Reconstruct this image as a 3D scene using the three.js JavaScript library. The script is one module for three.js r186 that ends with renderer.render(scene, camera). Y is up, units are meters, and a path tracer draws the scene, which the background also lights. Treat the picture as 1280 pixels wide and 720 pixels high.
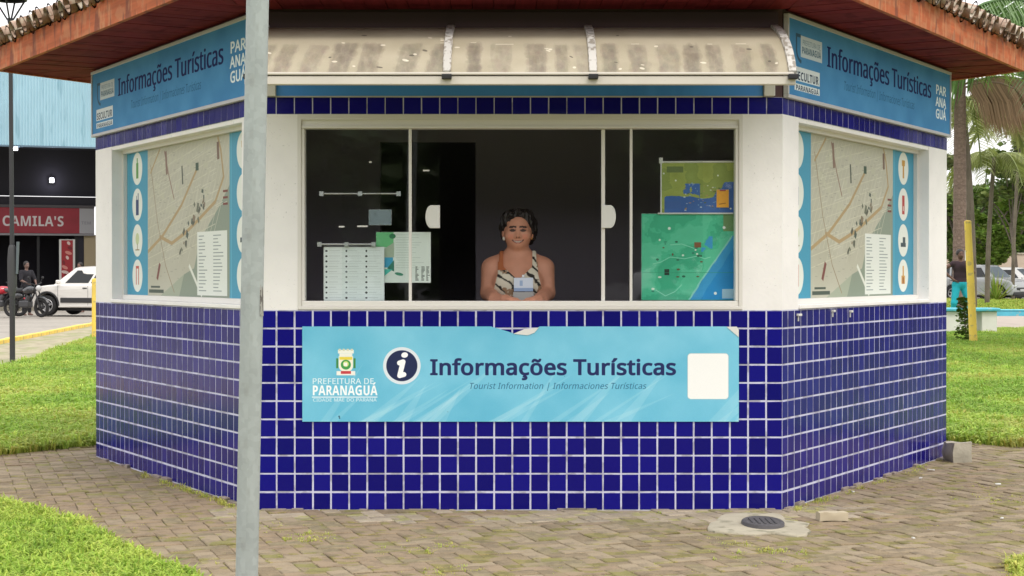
import * as THREE from 'three';
import { RoundedBoxGeometry } from 'three/addons/geometries/RoundedBoxGeometry.js';
import { ConvexGeometry } from 'three/addons/geometries/ConvexGeometry.js';
import { mergeGeometries, mergeVertices, toCreasedNormals } from 'three/addons/utils/BufferGeometryUtils.js';

// ============================================================ noise and random
function rngOf(seed) { let a = seed >>> 0; return () => { a = (a + 0x6d2b79f5) | 0; let t = Math.imul(a ^ (a >>> 15), 1 | a); t = (t + Math.imul(t ^ (t >>> 7), 61 | t)) ^ t; return ((t ^ (t >>> 14)) >>> 0) / 4294967296; }; }
const R = rngOf(4711);
const rr = (a, b) => a + (b - a) * R();
const lerp = (a, b, t) => a + (b - a) * t, clamp = (x, a = 0, b = 1) => Math.min(b, Math.max(a, x));
const sstep = (a, b, x) => { const t = clamp((x - a) / (b - a)); return t * t * (3 - 2 * t); };
function hash(x, y, z = 0) { let h = Math.imul(x, 374761393) ^ Math.imul(y, 668265263) ^ Math.imul(z, 2147483647 ^ 0x5bd1e995); h = Math.imul(h ^ (h >>> 13), 1274126177); h ^= h >>> 16; return (h >>> 0) / 4294967296; }
function vn(x, y, z = 0, p = 0) {          // value noise, period p in x and y when given
  const xi = Math.floor(x), yi = Math.floor(y), zi = Math.floor(z), f = (t) => t * t * (3 - 2 * t), u = f(x - xi), v = f(y - yi), w = f(z - zi);
  const m = p ? (k) => ((k % p) + p) % p : (k) => k;
  const c = (a, b, d) => hash(m(xi + a), m(yi + b), zi + d);
  const l0 = lerp(lerp(c(0, 0, 0), c(1, 0, 0), u), lerp(c(0, 1, 0), c(1, 1, 0), u), v);
  if (w === 0) return l0;
  return lerp(l0, lerp(lerp(c(0, 0, 1), c(1, 0, 1), u), lerp(c(0, 1, 1), c(1, 1, 1), u), v), w);
}
function fbm(x, y, oct = 4, p = 0, z = 0) { let s = 0, a = 0.5, t = 0; for (let i = 0; i < oct; i++) { s += a * vn(x, y, z + i * 17, p); t += a; a *= 0.5; x *= 2; y *= 2; p *= 2; } return s / t; }

// ============================================================ camera, sky, sun, exposure
const scene = new THREE.Scene();
const F = 2115 / 720, HORIZON = 342;
const camera = new THREE.PerspectiveCamera(2 * Math.atan(0.5 / F) * 180 / Math.PI, 16 / 9, 0.1, 900);
camera.position.set(0, 1.353, 0);
camera.rotation.x = -Math.atan((360 - HORIZON) / 2115);
scene.add(camera);
const renderer = new THREE.WebGLRenderer({ antialias: true });
renderer.toneMapping = THREE.LinearToneMapping;
renderer.toneMappingExposure = 1.2;
renderer.shadowMap.enabled = true;
renderer.shadowMap.type = THREE.PCFSoftShadowMap;
{ // overcast sky: a bright, thin cloud layer, brighter towards the zenith
  const w = 512, h = 256, data = new Float32Array(w * h * 4);
  for (let j = 0; j < h; j++) for (let i = 0; i < w; i++) {
    const el = ((j + 0.5) / h - 0.5) * Math.PI, az = (i + 0.5) / w * 2 * Math.PI, se = Math.sin(el), ce = Math.cos(el);
    let L, tint = [1.0, 0.99, 1.0];
    if (el > 0) {
      const x = ce * Math.cos(az) / (se + 0.25), y = ce * Math.sin(az) / (se + 0.25), c = fbm(x * 1.3 + 40, y * 1.3 + 40, 5);
      L = (1.16 + 0.42 * se) * (0.86 + 0.3 * c);
    } else L = 0.35;
    const k = (j * w + i) * 4; data[k] = L * tint[0]; data[k + 1] = L * tint[1]; data[k + 2] = L * tint[2]; data[k + 3] = 1;
  }
  const t = new THREE.DataTexture(data, w, h, THREE.RGBAFormat, THREE.FloatType);
  t.mapping = THREE.EquirectangularReflectionMapping; t.magFilter = t.minFilter = THREE.LinearFilter; t.needsUpdate = true;
  scene.background = t; scene.environment = t;
}
const sun = new THREE.DirectionalLight(0xfff6ec, 1.3);
sun.position.set(14, 46, 16); sun.target.position.set(0, 0, -12);
sun.castShadow = true; sun.shadow.radius = 34; sun.shadow.mapSize.set(2048, 2048);
Object.assign(sun.shadow.camera, { left: -40, right: 40, top: 60, bottom: -40, near: 1, far: 200 });
scene.add(sun, sun.target);

// ============================================================ helpers
const lin = (r, g, b) => new THREE.Color().setRGB(r, g, b);
const hex = (h) => new THREE.Color(h);
function std(o) { const m = new THREE.MeshStandardMaterial({ roughness: 0.8, metalness: 0, side: THREE.DoubleSide, ...o }); return m; }
function phy(o) { return new THREE.MeshPhysicalMaterial({ roughness: 0.5, metalness: 0, side: THREE.DoubleSide, ...o }); }
function texSet(t, srgb, rx = 1, ry = 1) { t.wrapS = t.wrapT = THREE.RepeatWrapping; t.magFilter = THREE.LinearFilter; t.minFilter = THREE.LinearMipmapLinearFilter; t.repeat.set(rx, ry); if (srgb) t.colorSpace = THREE.SRGBColorSpace; t.needsUpdate = true; return t; }
const toS = (l) => (l <= 0.0031308 ? l * 12.92 : 1.055 * Math.pow(l, 1 / 2.4) - 0.055);
function colorTex(n, fn, rx = 1, ry = 1) {      // fn(u, v) -> linear rgb
  const d = new Uint8Array(n * n * 4);
  for (let j = 0; j < n; j++) for (let i = 0; i < n; i++) { const c = fn(i / n, j / n), k = (j * n + i) * 4; for (let q = 0; q < 3; q++) d[k + q] = Math.round(255 * clamp(toS(c[q]))); d[k + 3] = 255; }
  return texSet(new THREE.DataTexture(d, n, n), true, rx, ry);
}
function grayTex(n, fn, rx = 1, ry = 1) {
  const d = new Uint8Array(n * n * 4);
  for (let j = 0; j < n; j++) for (let i = 0; i < n; i++) { const c = Math.round(255 * clamp(fn(i / n, j / n))), k = (j * n + i) * 4; d[k] = d[k + 1] = d[k + 2] = c; d[k + 3] = 255; }
  return texSet(new THREE.DataTexture(d, n, n), false, rx, ry);
}
function canvasTex(w, h, draw) {
  const c = document.createElement('canvas'); c.width = w; c.height = h; const g = c.getContext('2d'); draw(g, w, h);
  const t = new THREE.CanvasTexture(c); t.colorSpace = THREE.SRGBColorSpace; t.magFilter = THREE.LinearFilter; t.wrapS = t.wrapT = THREE.ClampToEdgeWrapping; t.needsUpdate = true; return t;
}
function grain(g, w, h, amount, seed, cell = 1) {  // fine print / paper grain
  const im = g.getImageData(0, 0, w, h), d = im.data;
  for (let j = 0; j < h; j++) for (let i = 0; i < w; i++) { const k = (j * w + i) * 4, n = (hash(Math.floor(i / cell), Math.floor(j / cell), seed) - 0.5) * amount; d[k] += n; d[k + 1] += n; d[k + 2] += n; }
  g.putImageData(im, 0, 0);
}
const used = new Map();
function numbered(n) { const k = used.get(n) ?? 0; used.set(n, k + 1); return k ? `${n}_${String(k).padStart(3, '0')}` : n; }
function tag(o, label, category, group) { o.userData.label = label; o.userData.category = category; if (group) o.userData.group = group; return o; }
function thing(name, label, category, pos = [0, 0, 0], turn = 0, group) { const o = new THREE.Group(); o.name = numbered(name); o.position.set(...pos); o.rotation.y = turn; scene.add(o); return tag(o, label, category, group); }
function part(parent, name, geo, mat, label) { const m = new THREE.Mesh(geo, mat); m.name = name; parent.add(m); if (label) m.userData.label = label; return m; }
function solo(name, geo, mat, label, category, group) { const m = new THREE.Mesh(geo, mat); m.name = numbered(name); scene.add(m); return tag(m, label, category, group); }
function struct(name, geo, mat) { const m = new THREE.Mesh(geo, mat); m.name = numbered(name); m.userData.kind = 'structure'; scene.add(m); return m; }
function dup(root, label, pos, turn = 0) { const r = root.clone(); r.name = numbered(root.name.replace(/_\d+$/, '')); r.userData = { ...root.userData, label }; r.position.set(...pos); r.rotation.y = turn; scene.add(r); return r; }
const prep = (g) => { const n = g.index ? g.toNonIndexed() : g; for (const k of Object.keys(n.attributes)) if (!['position', 'normal', 'uv', 'color'].includes(k)) n.deleteAttribute(k); if (!n.attributes.normal) n.computeVertexNormals(); if (!n.attributes.uv) n.setAttribute('uv', new THREE.BufferAttribute(new Float32Array(n.attributes.position.count * 2), 2)); n.morphAttributes = {}; return n; };
function merge(list) { const l = list.map(prep); const col = l.some((g) => g.attributes.color); if (col) for (const g of l) if (!g.attributes.color) paint(g, [1, 1, 1]); return mergeGeometries(l); }
function paint(g, c) { const n = g.attributes.position.count, a = new Float32Array(n * 3); for (let i = 0; i < n; i++) a.set(c, i * 3); g.setAttribute('color', new THREE.BufferAttribute(a, 3)); return g; }
function boxUV(g, s = 1, off = 0) {             // uv in metres by the dominant axis of each face
  g = prep(g); const p = g.attributes.position, n = g.attributes.normal, uv = new Float32Array(p.count * 2);
  for (let i = 0; i < p.count; i++) {
    const ax = Math.abs(n.getX(i)), ay = Math.abs(n.getY(i)), az = Math.abs(n.getZ(i));
    const [u, v] = ay > ax && ay > az ? [p.getX(i), p.getZ(i)] : ax > az ? [p.getZ(i), p.getY(i)] : [p.getX(i), p.getY(i)];
    uv[i * 2] = u * s + off; uv[i * 2 + 1] = v * s + off * 0.37;
  }
  g.setAttribute('uv', new THREE.BufferAttribute(uv, 2)); return g;
}
const bx = (x0, x1, y0, y1, z0, z1) => new THREE.BoxGeometry(x1 - x0, y1 - y0, z1 - z0).translate((x0 + x1) / 2, (y0 + y1) / 2, (z0 + z1) / 2);
const rbx = (x0, x1, y0, y1, z0, z1, r = 0.004, s = 2) => new RoundedBoxGeometry(x1 - x0, y1 - y0, z1 - z0, s, Math.min(r, 0.49 * Math.min(x1 - x0, y1 - y0, z1 - z0))).translate((x0 + x1) / 2, (y0 + y1) / 2, (z0 + z1) / 2);
const V = (x, y, z) => new THREE.Vector3(x, y, z);
function tube(pts, r, seg = 24, rs = 8) { return new THREE.TubeGeometry(new THREE.CatmullRomCurve3(pts.map((p) => (p.isVector3 ? p : V(...p)))), seg, r, rs); }
function bar(a, b, r0, r1 = r0, rs = 10) { const A = V(...a), B = V(...b), d = B.clone().sub(A), L = d.length(); const g = new THREE.CylinderGeometry(r1, r0, L, rs, 1); g.translate(0, L / 2, 0); g.applyQuaternion(new THREE.Quaternion().setFromUnitVectors(V(0, 1, 0), d.normalize())); return g.translate(A.x, A.y, A.z); }
const W = (px, py, d) => [(px - 640) * d / 2115, 1.353 + (HORIZON - py) * d / 2115, -d];      // place of something seen at (px, py) at a given distance, used once to set out the site
// extrude a plan polygon [x, z] between two heights
function prism(poly, y0, y1, holes = []) {
  const s = new THREE.Shape(poly.map(([x, z]) => new THREE.Vector2(x, -z))); for (const h of holes) s.holes.push(new THREE.Path(h.map(([x, z]) => new THREE.Vector2(x, -z))));
  return new THREE.ExtrudeGeometry(s, { depth: y1 - y0, bevelEnabled: false }).rotateX(-Math.PI / 2).translate(0, y0, 0);
}
function sheet(poly, y, s = 1) { const g = new THREE.ShapeGeometry(new THREE.Shape(poly.map(([x, z]) => new THREE.Vector2(x, -z)))).rotateX(-Math.PI / 2).translate(0, y, 0); return boxUV(g, s); }
function inside(poly, x, z) { let c = false; for (let i = 0, j = poly.length - 1; i < poly.length; j = i++) { const [xi, zi] = poly[i], [xj, zj] = poly[j]; if ((zi > z) !== (zj > z) && x < (xj - xi) * (z - zi) / (zj - zi) + xi) c = !c; } return c; }
function inset(poly, d) {                       // parallel curve of a convex polygon given counter-clockwise in (x, depth)
  const n = poly.length, out = [];
  const line = (i) => { const [x0, y0] = poly[i], [x1, y1] = poly[(i + 1) % n], L = Math.hypot(x1 - x0, y1 - y0), nx = -(y1 - y0) / L, ny = (x1 - x0) / L; return [x0 + nx * d, y0 + ny * d, (x1 - x0) / L, (y1 - y0) / L]; };
  for (let i = 0; i < n; i++) { const a = line((i + n - 1) % n), b = line(i), det = a[2] * b[3] - a[3] * b[2], t = ((b[0] - a[0]) * b[3] - (b[1] - a[1]) * b[2]) / det; out.push([a[0] + a[2] * t, a[1] + a[3] * t]); }
  return out;
}
const toZ = (poly) => poly.map(([x, d]) => [x, -d]);

// ------------------------------------------------------------ signed distance fields meshed with surface nets (people)
const smin = (a, b, k) => { if (k <= 0) return Math.min(a, b); const h = Math.max(k - Math.abs(a - b), 0) / k; return Math.min(a, b) - h * h * k * 0.25; };
function cap(ax, ay, az, bx_, by, bz, ra, rb) { const dx = bx_ - ax, dy = by - ay, dz = bz - az, l = dx * dx + dy * dy + dz * dz || 1e-9; return (x, y, z) => { const px = x - ax, py = y - ay, pz = z - az, t = clamp((px * dx + py * dy + pz * dz) / l); return Math.hypot(px - dx * t, py - dy * t, pz - dz * t) - (ra + (rb - ra) * t); }; }
function ell(cx, cy, cz, rx, ry, rz) { return (x, y, z) => { const a = (x - cx) / rx, b = (y - cy) / ry, c = (z - cz) / rz, k0 = Math.hypot(a, b, c), k1 = Math.hypot(a / rx, b / ry, c / rz); return k1 < 1e-9 ? -Math.min(rx, ry, rz) : k0 * (k0 - 1) / k1; }; }
function field(prims) { return (x, y, z) => { let d = 1e3; for (const [f, k = 0.03] of prims) d = smin(d, f(x, y, z), k); return d; }; }
function netMesh(f, lo, hi, h, color) {
  const nx = Math.ceil((hi[0] - lo[0]) / h) + 1, ny = Math.ceil((hi[1] - lo[1]) / h) + 1, nz = Math.ceil((hi[2] - lo[2]) / h) + 1, v = new Float32Array(nx * ny * nz).fill(1), B = 8;
  const at = (i, j, k) => (k * ny + j) * nx + i;
  for (let K = 0; K < nz; K += B) for (let J = 0; J < ny; J += B) for (let I = 0; I < nx; I += B) {
    const c = f(lo[0] + (I + B / 2) * h, lo[1] + (J + B / 2) * h, lo[2] + (K + B / 2) * h), far = Math.abs(c) > B * h * 1.25 + 0.02;
    for (let k = K; k < Math.min(nz, K + B); k++) for (let j = J; j < Math.min(ny, J + B); j++) for (let i = I; i < Math.min(nx, I + B); i++) v[at(i, j, k)] = far ? c : f(lo[0] + i * h, lo[1] + j * h, lo[2] + k * h);
  }
  const id = new Int32Array(nx * ny * nz).fill(-1), pos = [], idx = [];
  for (let k = 0; k < nz - 1; k++) for (let j = 0; j < ny - 1; j++) for (let i = 0; i < nx - 1; i++) {
    let m = 0; const q = []; for (let c = 0; c < 8; c++) { const val = v[at(i + (c & 1), j + ((c >> 1) & 1), k + (c >> 2))]; q.push(val); if (val < 0) m |= 1 << c; }
    if (m === 0 || m === 255) continue;
    let x = 0, y = 0, z = 0, n = 0;
    for (let a = 0; a < 8; a++) for (const bit of [1, 2, 4]) if (!(a & bit)) { const b = a | bit; if ((q[a] < 0) !== (q[b] < 0)) { const t = q[a] / (q[a] - q[b]); x += (a & 1) + (bit === 1 ? t : 0); y += ((a >> 1) & 1) + (bit === 2 ? t : 0); z += (a >> 2) + (bit === 4 ? t : 0); n++; } }
    id[at(i, j, k)] = pos.length / 3; pos.push(lo[0] + (i + x / n) * h, lo[1] + (j + y / n) * h, lo[2] + (k + z / n) * h);
  }
  const quad = (a, b, c, d, flip) => { if (a < 0 || b < 0 || c < 0 || d < 0) return; if (flip) idx.push(a, c, b, a, d, c); else idx.push(a, b, c, a, c, d); };
  for (let k = 1; k < nz - 1; k++) for (let j = 1; j < ny - 1; j++) for (let i = 1; i < nx - 1; i++) {
    const s = v[at(i, j, k)] < 0;
    if (s !== v[at(i + 1, j, k)] < 0) quad(id[at(i, j - 1, k - 1)], id[at(i, j, k - 1)], id[at(i, j, k)], id[at(i, j - 1, k)], !s);
    if (s !== v[at(i, j + 1, k)] < 0) quad(id[at(i - 1, j, k - 1)], id[at(i - 1, j, k)], id[at(i, j, k)], id[at(i, j, k - 1)], !s);
    if (s !== v[at(i, j, k + 1)] < 0) quad(id[at(i - 1, j - 1, k)], id[at(i, j - 1, k)], id[at(i, j, k)], id[at(i - 1, j, k)], !s);
  }
  const g = new THREE.BufferGeometry(), P = new Float32Array(pos), N = new Float32Array(pos.length), e = h * 0.6;
  const C = color ? new Float32Array(pos.length) : null;
  for (let i = 0; i < P.length; i += 3) {
    const [x, y, z] = [P[i], P[i + 1], P[i + 2]], a = f(x + e, y, z) - f(x - e, y, z), b = f(x, y + e, z) - f(x, y - e, z), c = f(x, y, z + e) - f(x, y, z - e), l = Math.hypot(a, b, c) || 1;
    N[i] = a / l; N[i + 1] = b / l; N[i + 2] = c / l; if (C) C.set(color(x, y, z), i);
  }
  g.setAttribute('position', new THREE.BufferAttribute(P, 3)); g.setAttribute('normal', new THREE.BufferAttribute(N, 3)); if (C) g.setAttribute('color', new THREE.BufferAttribute(C, 3));
  g.setAttribute('uv', new THREE.BufferAttribute(new Float32Array(pos.length / 3 * 2), 2)); g.setIndex(idx); return g;
}

// ============================================================ site plan, [x, depth] in metres
const KIOSK = [[-1.454, 9.67], [1.546, 9.67], [3.215, 12.52], [1.546, 15.37], [-1.454, 15.37], [-3.079, 12.52]];
const KC = [0.057, 12.52];
const LEFT_LAWN = [[-1.0, 6.5], [-1.47, 7.6], [-1.87, 8.22], [-2.33, 9.14], [-3.03, 10.0], [-4.2, 10.3], [-9.5, 10.0], [-9.5, 3], [-1.0, 3]];
const BACK_EDGE = [[-10, 11.7], [-3.83, 12.66], [-3.29, 13.4], [-2.2, 15.2], [-1.7, 16.4], [1.9, 16.4], [2.9, 14.6], [3.54, 13.75], [4.0, 13.24], [6.5, 12.5], [10, 12.2]];
const PAVED = [[-10, 3], ...[[10, 3]], ...BACK_EDGE.slice().reverse()];
const RIGHT_LAWN = [[2.05, 3], [2.2, 7.45], [2.33, 7.95], [2.7, 8.15], [4.5, 8.3], [10, 8.2], [10, 3]];
const isPaved = (x, d) => inside(PAVED, x, d) && !inside(LEFT_LAWN, x, d) && !inside(RIGHT_LAWN, x, d);
const kerbX = (d) => -10.07 - 0.093 * (d - 33.3);
const VERGE = [[-7.0, 3], [-7.0, 22], [-7.3, 24.2], [-7.4, 26.3], [-7.9, 29.2], [-8.7, 34.9], [-9.6, 42], [-11, 60], [kerbX(60), 60], [kerbX(3), 3]];
const isRoad = (x, d) => x < kerbX(d), isVerge = (x, d) => inside(VERGE, x, d);
const isPath = (x, d) => x > 6 && d > 41 && d < 55;
const grassOK = (x, d) => !isPaved(x, d) && !isRoad(x, d) && !isVerge(x, d) && !isPath(x, d) && !inside(KIOSK, x, d) && d < 84;

// ============================================================ materials
const M = {};
const fineBump = grayTex(256, (u, v) => 0.6 * fbm(u * 16, v * 16, 4, 16) + 0.4 * fbm(u * 64, v * 64, 2, 64));
const plasterT = colorTex(512, (u, v) => {     // white paint, a little weathered: fine blotches and specks
  const a = fbm(u * 6, v * 6, 5, 6), b = vn(u * 120, v * 120, 3, 120), s = b > 0.94 && fbm(u * 10 + 3, v * 10, 3, 10) > 0.52 ? 0.75 : 1, k = (0.90 + 0.14 * a) * s; return [0.86 * k, 0.845 * k, 0.825 * k];
});
M.plaster = std({ map: plasterT, bumpMap: fineBump, bumpScale: 0.0015, roughness: 0.85 });
M.inner = std({ color: lin(0.38, 0.345, 0.41), bumpMap: fineBump, bumpScale: 0.001, roughness: 0.85 });
M.grout = std({ map: colorTex(512, (u, v) => { const a = fbm(u * 7, v * 7, 5, 7), d = sstep(0.5, 0.68, fbm(u * 16 + 3, v * 16, 4, 16)), k = 0.85 + 0.3 * a; return [lerp(0.56 * k, 0.30, d * 0.75), lerp(0.565 * k, 0.29, d * 0.75), lerp(0.72 * k, 0.37, d * 0.75)]; }), bumpMap: fineBump, bumpScale: 0.001, roughness: 0.8 });
const glaze = grayTex(256, (u, v) => 0.7 * fbm(u * 3, v * 3, 3, 3) + 0.3 * fbm(u * 14, v * 14, 2, 14));
M.tile = [[0.0065, 0.0045, 0.175], [0.005, 0.004, 0.145], [0.0075, 0.006, 0.20], [0.0065, 0.0045, 0.16]].map(([r, g, b], i) => phy({ color: lin(r, g, b), roughness: 0.12 + 0.03 * i, specularIntensity: 0.42, bumpMap: glaze, bumpScale: 0.0006 }));
M.tileAll = phy({ color: lin(1, 1, 1), vertexColors: true, roughness: 0.15, specularIntensity: 0.42, bumpMap: glaze, bumpScale: 0.0006 });
M.frame = std({ color: lin(0.74, 0.72, 0.68), roughness: 0.45 });
M.frameDull = std({ color: lin(0.68, 0.66, 0.615), roughness: 0.55, bumpMap: fineBump, bumpScale: 0.0006 });
M.glass = phy({ color: lin(0.97, 0.985, 0.985), roughness: 0.02, transmission: 1, thickness: 0, ior: 1.5 });
M.whitePlastic = std({ color: lin(0.72, 0.72, 0.69), roughness: 0.4 });
M.dark = std({ color: lin(0.02, 0.02, 0.022), roughness: 0.7 });
M.black = std({ color: lin(0.012, 0.012, 0.014), roughness: 0.5 });
M.steel = std({ color: lin(0.55, 0.56, 0.57), roughness: 0.35, metalness: 0.9 });
const woodT = (base, vary, seed) => colorTex(512, (u, v) => { const g = fbm(u * 5 + seed, v * 60, 4, 0), st = sstep(0.55, 0.8, fbm(u * 14 + seed, v * 2.5, 4)), k = 0.72 + vary * g; return [base[0] * k * (1 - 0.35 * st), base[1] * k * (1 - 0.45 * st), base[2] * k * (1 - 0.4 * st)]; });
M.fascia = phy({ specularIntensity: 0.2, map: colorTex(1024, (u, v) => { const g = fbm(u * 6, v * 90, 4), b = sstep(0.5, 0.7, fbm(u * 22 + 4, v * 30, 5)), d = sstep(0.56, 0.7, fbm(u * 34 + 8, v * 9 + 3, 4)), p = sstep(0.6, 0.72, fbm(u * 60 + 1, v * 14 + 9, 3)), k = 0.7 + 0.6 * g; const mix = (a, x, y) => lerp(lerp(lerp(a * k, x, b * 0.35), y, d * 0.6), x * 1.15, p * 0.35); return [mix(0.46, 0.52, 0.12), mix(0.125, 0.27, 0.05), mix(0.05, 0.14, 0.04)]; }), roughness: 0.6, bumpMap: fineBump, bumpScale: 0.001 });
M.soffit = [0, 1, 2, 3].map((i) => phy({ specularIntensity: 0.12, map: woodT([0.175 + 0.01 * i, 0.026 + 0.002 * (i % 2), 0.034], 0.5, 11 + 7 * i), roughness: 0.75 }));
const clayT = colorTex(512, (u, v) => { // old clay roof tile: pinkish grey, lichen and soot
  const a = fbm(u * 8, v * 8, 5, 8), l = sstep(0.52, 0.64, fbm(u * 11 + 9, v * 11, 4, 11)), s = sstep(0.55, 0.7, fbm(u * 6 + 2, v * 6 + 7, 5, 6)); const k = 0.7 + 0.6 * a;
  return [lerp(lerp(0.42 * k, 0.50, l), 0.10, s * 0.75), lerp(lerp(0.30 * k, 0.45, l), 0.085, s * 0.75), lerp(lerp(0.23 * k, 0.36, l), 0.075, s * 0.75)];
});
M.clay = std({ map: clayT, bumpMap: fineBump, bumpScale: 0.004, roughness: 0.95 });
M.clayDark = std({ map: clayT, color: lin(0.75, 0.68, 0.62), bumpMap: fineBump, bumpScale: 0.004, roughness: 0.95 });
const galvT = colorTex(512, (u, v) => { const c = Math.floor(u * 26 + 1.5 * fbm(u * 20, v * 20, 2, 20)), r = Math.floor(v * 26 + 1.5 * fbm(u * 20 + 5, v * 20, 2, 20)), k = 0.9 + 0.14 * hash(c % 26, r % 26, 5) + 0.22 * (fbm(u * 4, v * 4, 5, 4) - 0.5), d = sstep(0.62, 0.74, fbm(u * 9 + 4, v * 5, 5, 0)); return [lerp(0.43 * k, 0.3, d * 0.4), lerp(0.465 * k, 0.31, d * 0.4), lerp(0.455 * k, 0.29, d * 0.4)]; });
M.galv = std({ map: galvT, color: lin(0.88, 0.9, 0.9), roughness: 0.62, metalness: 0.15, bumpMap: fineBump, bumpScale: 0.0006 });
M.concrete = std({ map: colorTex(512, (u, v) => { const a = fbm(u * 5, v * 5, 6, 5), s = sstep(0.56, 0.7, fbm(u * 9 + 3, v * 9, 5, 9)), k = 0.75 + 0.5 * a; return [0.44 * k * (1 - 0.4 * s), 0.405 * k * (1 - 0.38 * s), 0.32 * k * (1 - 0.42 * s)]; }), bumpMap: fineBump, bumpScale: 0.006, roughness: 0.95 });
M.yellow = std({ map: colorTex(256, (u, v) => { const s = sstep(0.6, 0.68, fbm(u * 9, v * 9, 5, 9)), k = 0.85 + 0.3 * fbm(u * 4, v * 4, 4, 4); return [lerp(0.84 * k, 0.4, s * 0.6), lerp(0.60 * k, 0.32, s * 0.6), lerp(0.11, 0.17, s * 0.6)]; }), roughness: 0.7 });
M.teal = std({ map: colorTex(256, (u, v) => { const s = sstep(0.62, 0.72, fbm(u * 10, v * 10, 5, 10)), k = 0.85 + 0.3 * fbm(u * 4, v * 4, 4, 4); return [lerp(0.10 * k, 0.35, s), lerp(0.49 * k, 0.45, s), lerp(0.63 * k, 0.45, s)]; }), roughness: 0.6 });
M.rubber = std({ color: lin(0.016, 0.016, 0.017), roughness: 0.85 });
M.chrome = std({ color: lin(0.7, 0.7, 0.7), roughness: 0.2, metalness: 1 });
M.carGlass = phy({ color: lin(0.012, 0.014, 0.016), roughness: 0.06 });

// ============================================================ the ground
{
  const soilT = colorTex(512, (u, v) => { const a = fbm(u * 12, v * 12, 5, 12), b = fbm(u * 3 + 7, v * 3, 4, 3); return [lerp(0.075, 0.16, b) * (0.6 + 0.8 * a), lerp(0.12, 0.20, b) * (0.6 + 0.8 * a), 0.03 * (0.6 + 0.8 * a)]; });
  struct('ground', sheet([[-320, 60], [320, 60], [320, -420], [-320, -420]], -0.045, 1 / 3), std({ map: soilT, bumpMap: fineBump, bumpScale: 0.02, roughness: 1 }));
  const asphaltT = colorTex(512, (u, v) => { const a = fbm(u * 40, v * 40, 3, 40), b = fbm(u * 4, v * 4, 5, 4), k = 0.75 + 0.3 * a + 0.35 * (b - 0.5); return [0.37 * k, 0.34 * k, 0.295 * k]; });
  const road = [];
  for (const d of [3, 20, 40, 62, 90]) road.push([kerbX(d) - 0.14, d]);
  struct('road', sheet(toZ([...road, [-70, 90], [-70, 3]]), -0.03, 1 / 4), std({ map: asphaltT, bumpMap: fineBump, bumpScale: 0.01, roughness: 0.95 }));
  const vergeT = colorTex(512, (u, v) => { const a = fbm(u * 14, v * 14, 5, 14), g = sstep(0.5, 0.62, fbm(u * 6 + 3, v * 6, 5, 6)); const k = 0.7 + 0.6 * a; return [lerp(0.36, 0.20, g * 0.6) * k, lerp(0.32, 0.25, g * 0.6) * k, lerp(0.22, 0.08, g * 0.6) * k]; });
  struct('dirt_verge', sheet(toZ(VERGE), -0.025, 1 / 2), std({ map: vergeT, bumpMap: fineBump, bumpScale: 0.02, roughness: 1 }));
  const kg = []; // kerb: stones end to end, chamfered, sun-faded yellow paint
  for (let d = 10; d < 60; d += 1.0) { const a = [kerbX(d), d], b = [kerbX(d + 0.985), d + 0.985], g = rbx(-0.06, 0.06, -0.06, 0.055 + rr(-0.008, 0.008), 0, Math.hypot(b[0] - a[0], 0.985), 0.015); g.rotateY(Math.atan2(b[0] - a[0], -0.985)); g.translate(a[0], 0, -a[1]); kg.push(boxUV(g)); }
  struct('kerb', merge(kg), M.yellow);
  struct('park_path', sheet(toZ([[6, 41], [60, 43], [60, 56], [6, 54.6]]), -0.02, 1 / 3), std({ map: colorTex(256, (u, v) => { const k = 0.8 + 0.4 * fbm(u * 9, v * 9, 5, 9); return [0.42 * k, 0.36 * k, 0.31 * k]; }), roughness: 0.95 }));
  struct('car_park', sheet(toZ([[-6, 84], [90, 84], [90, 112], [-6, 112]]), -0.02, 1 / 4), std({ map: asphaltT, color: lin(0.7, 0.7, 0.72), roughness: 0.95 }));
}

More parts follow.
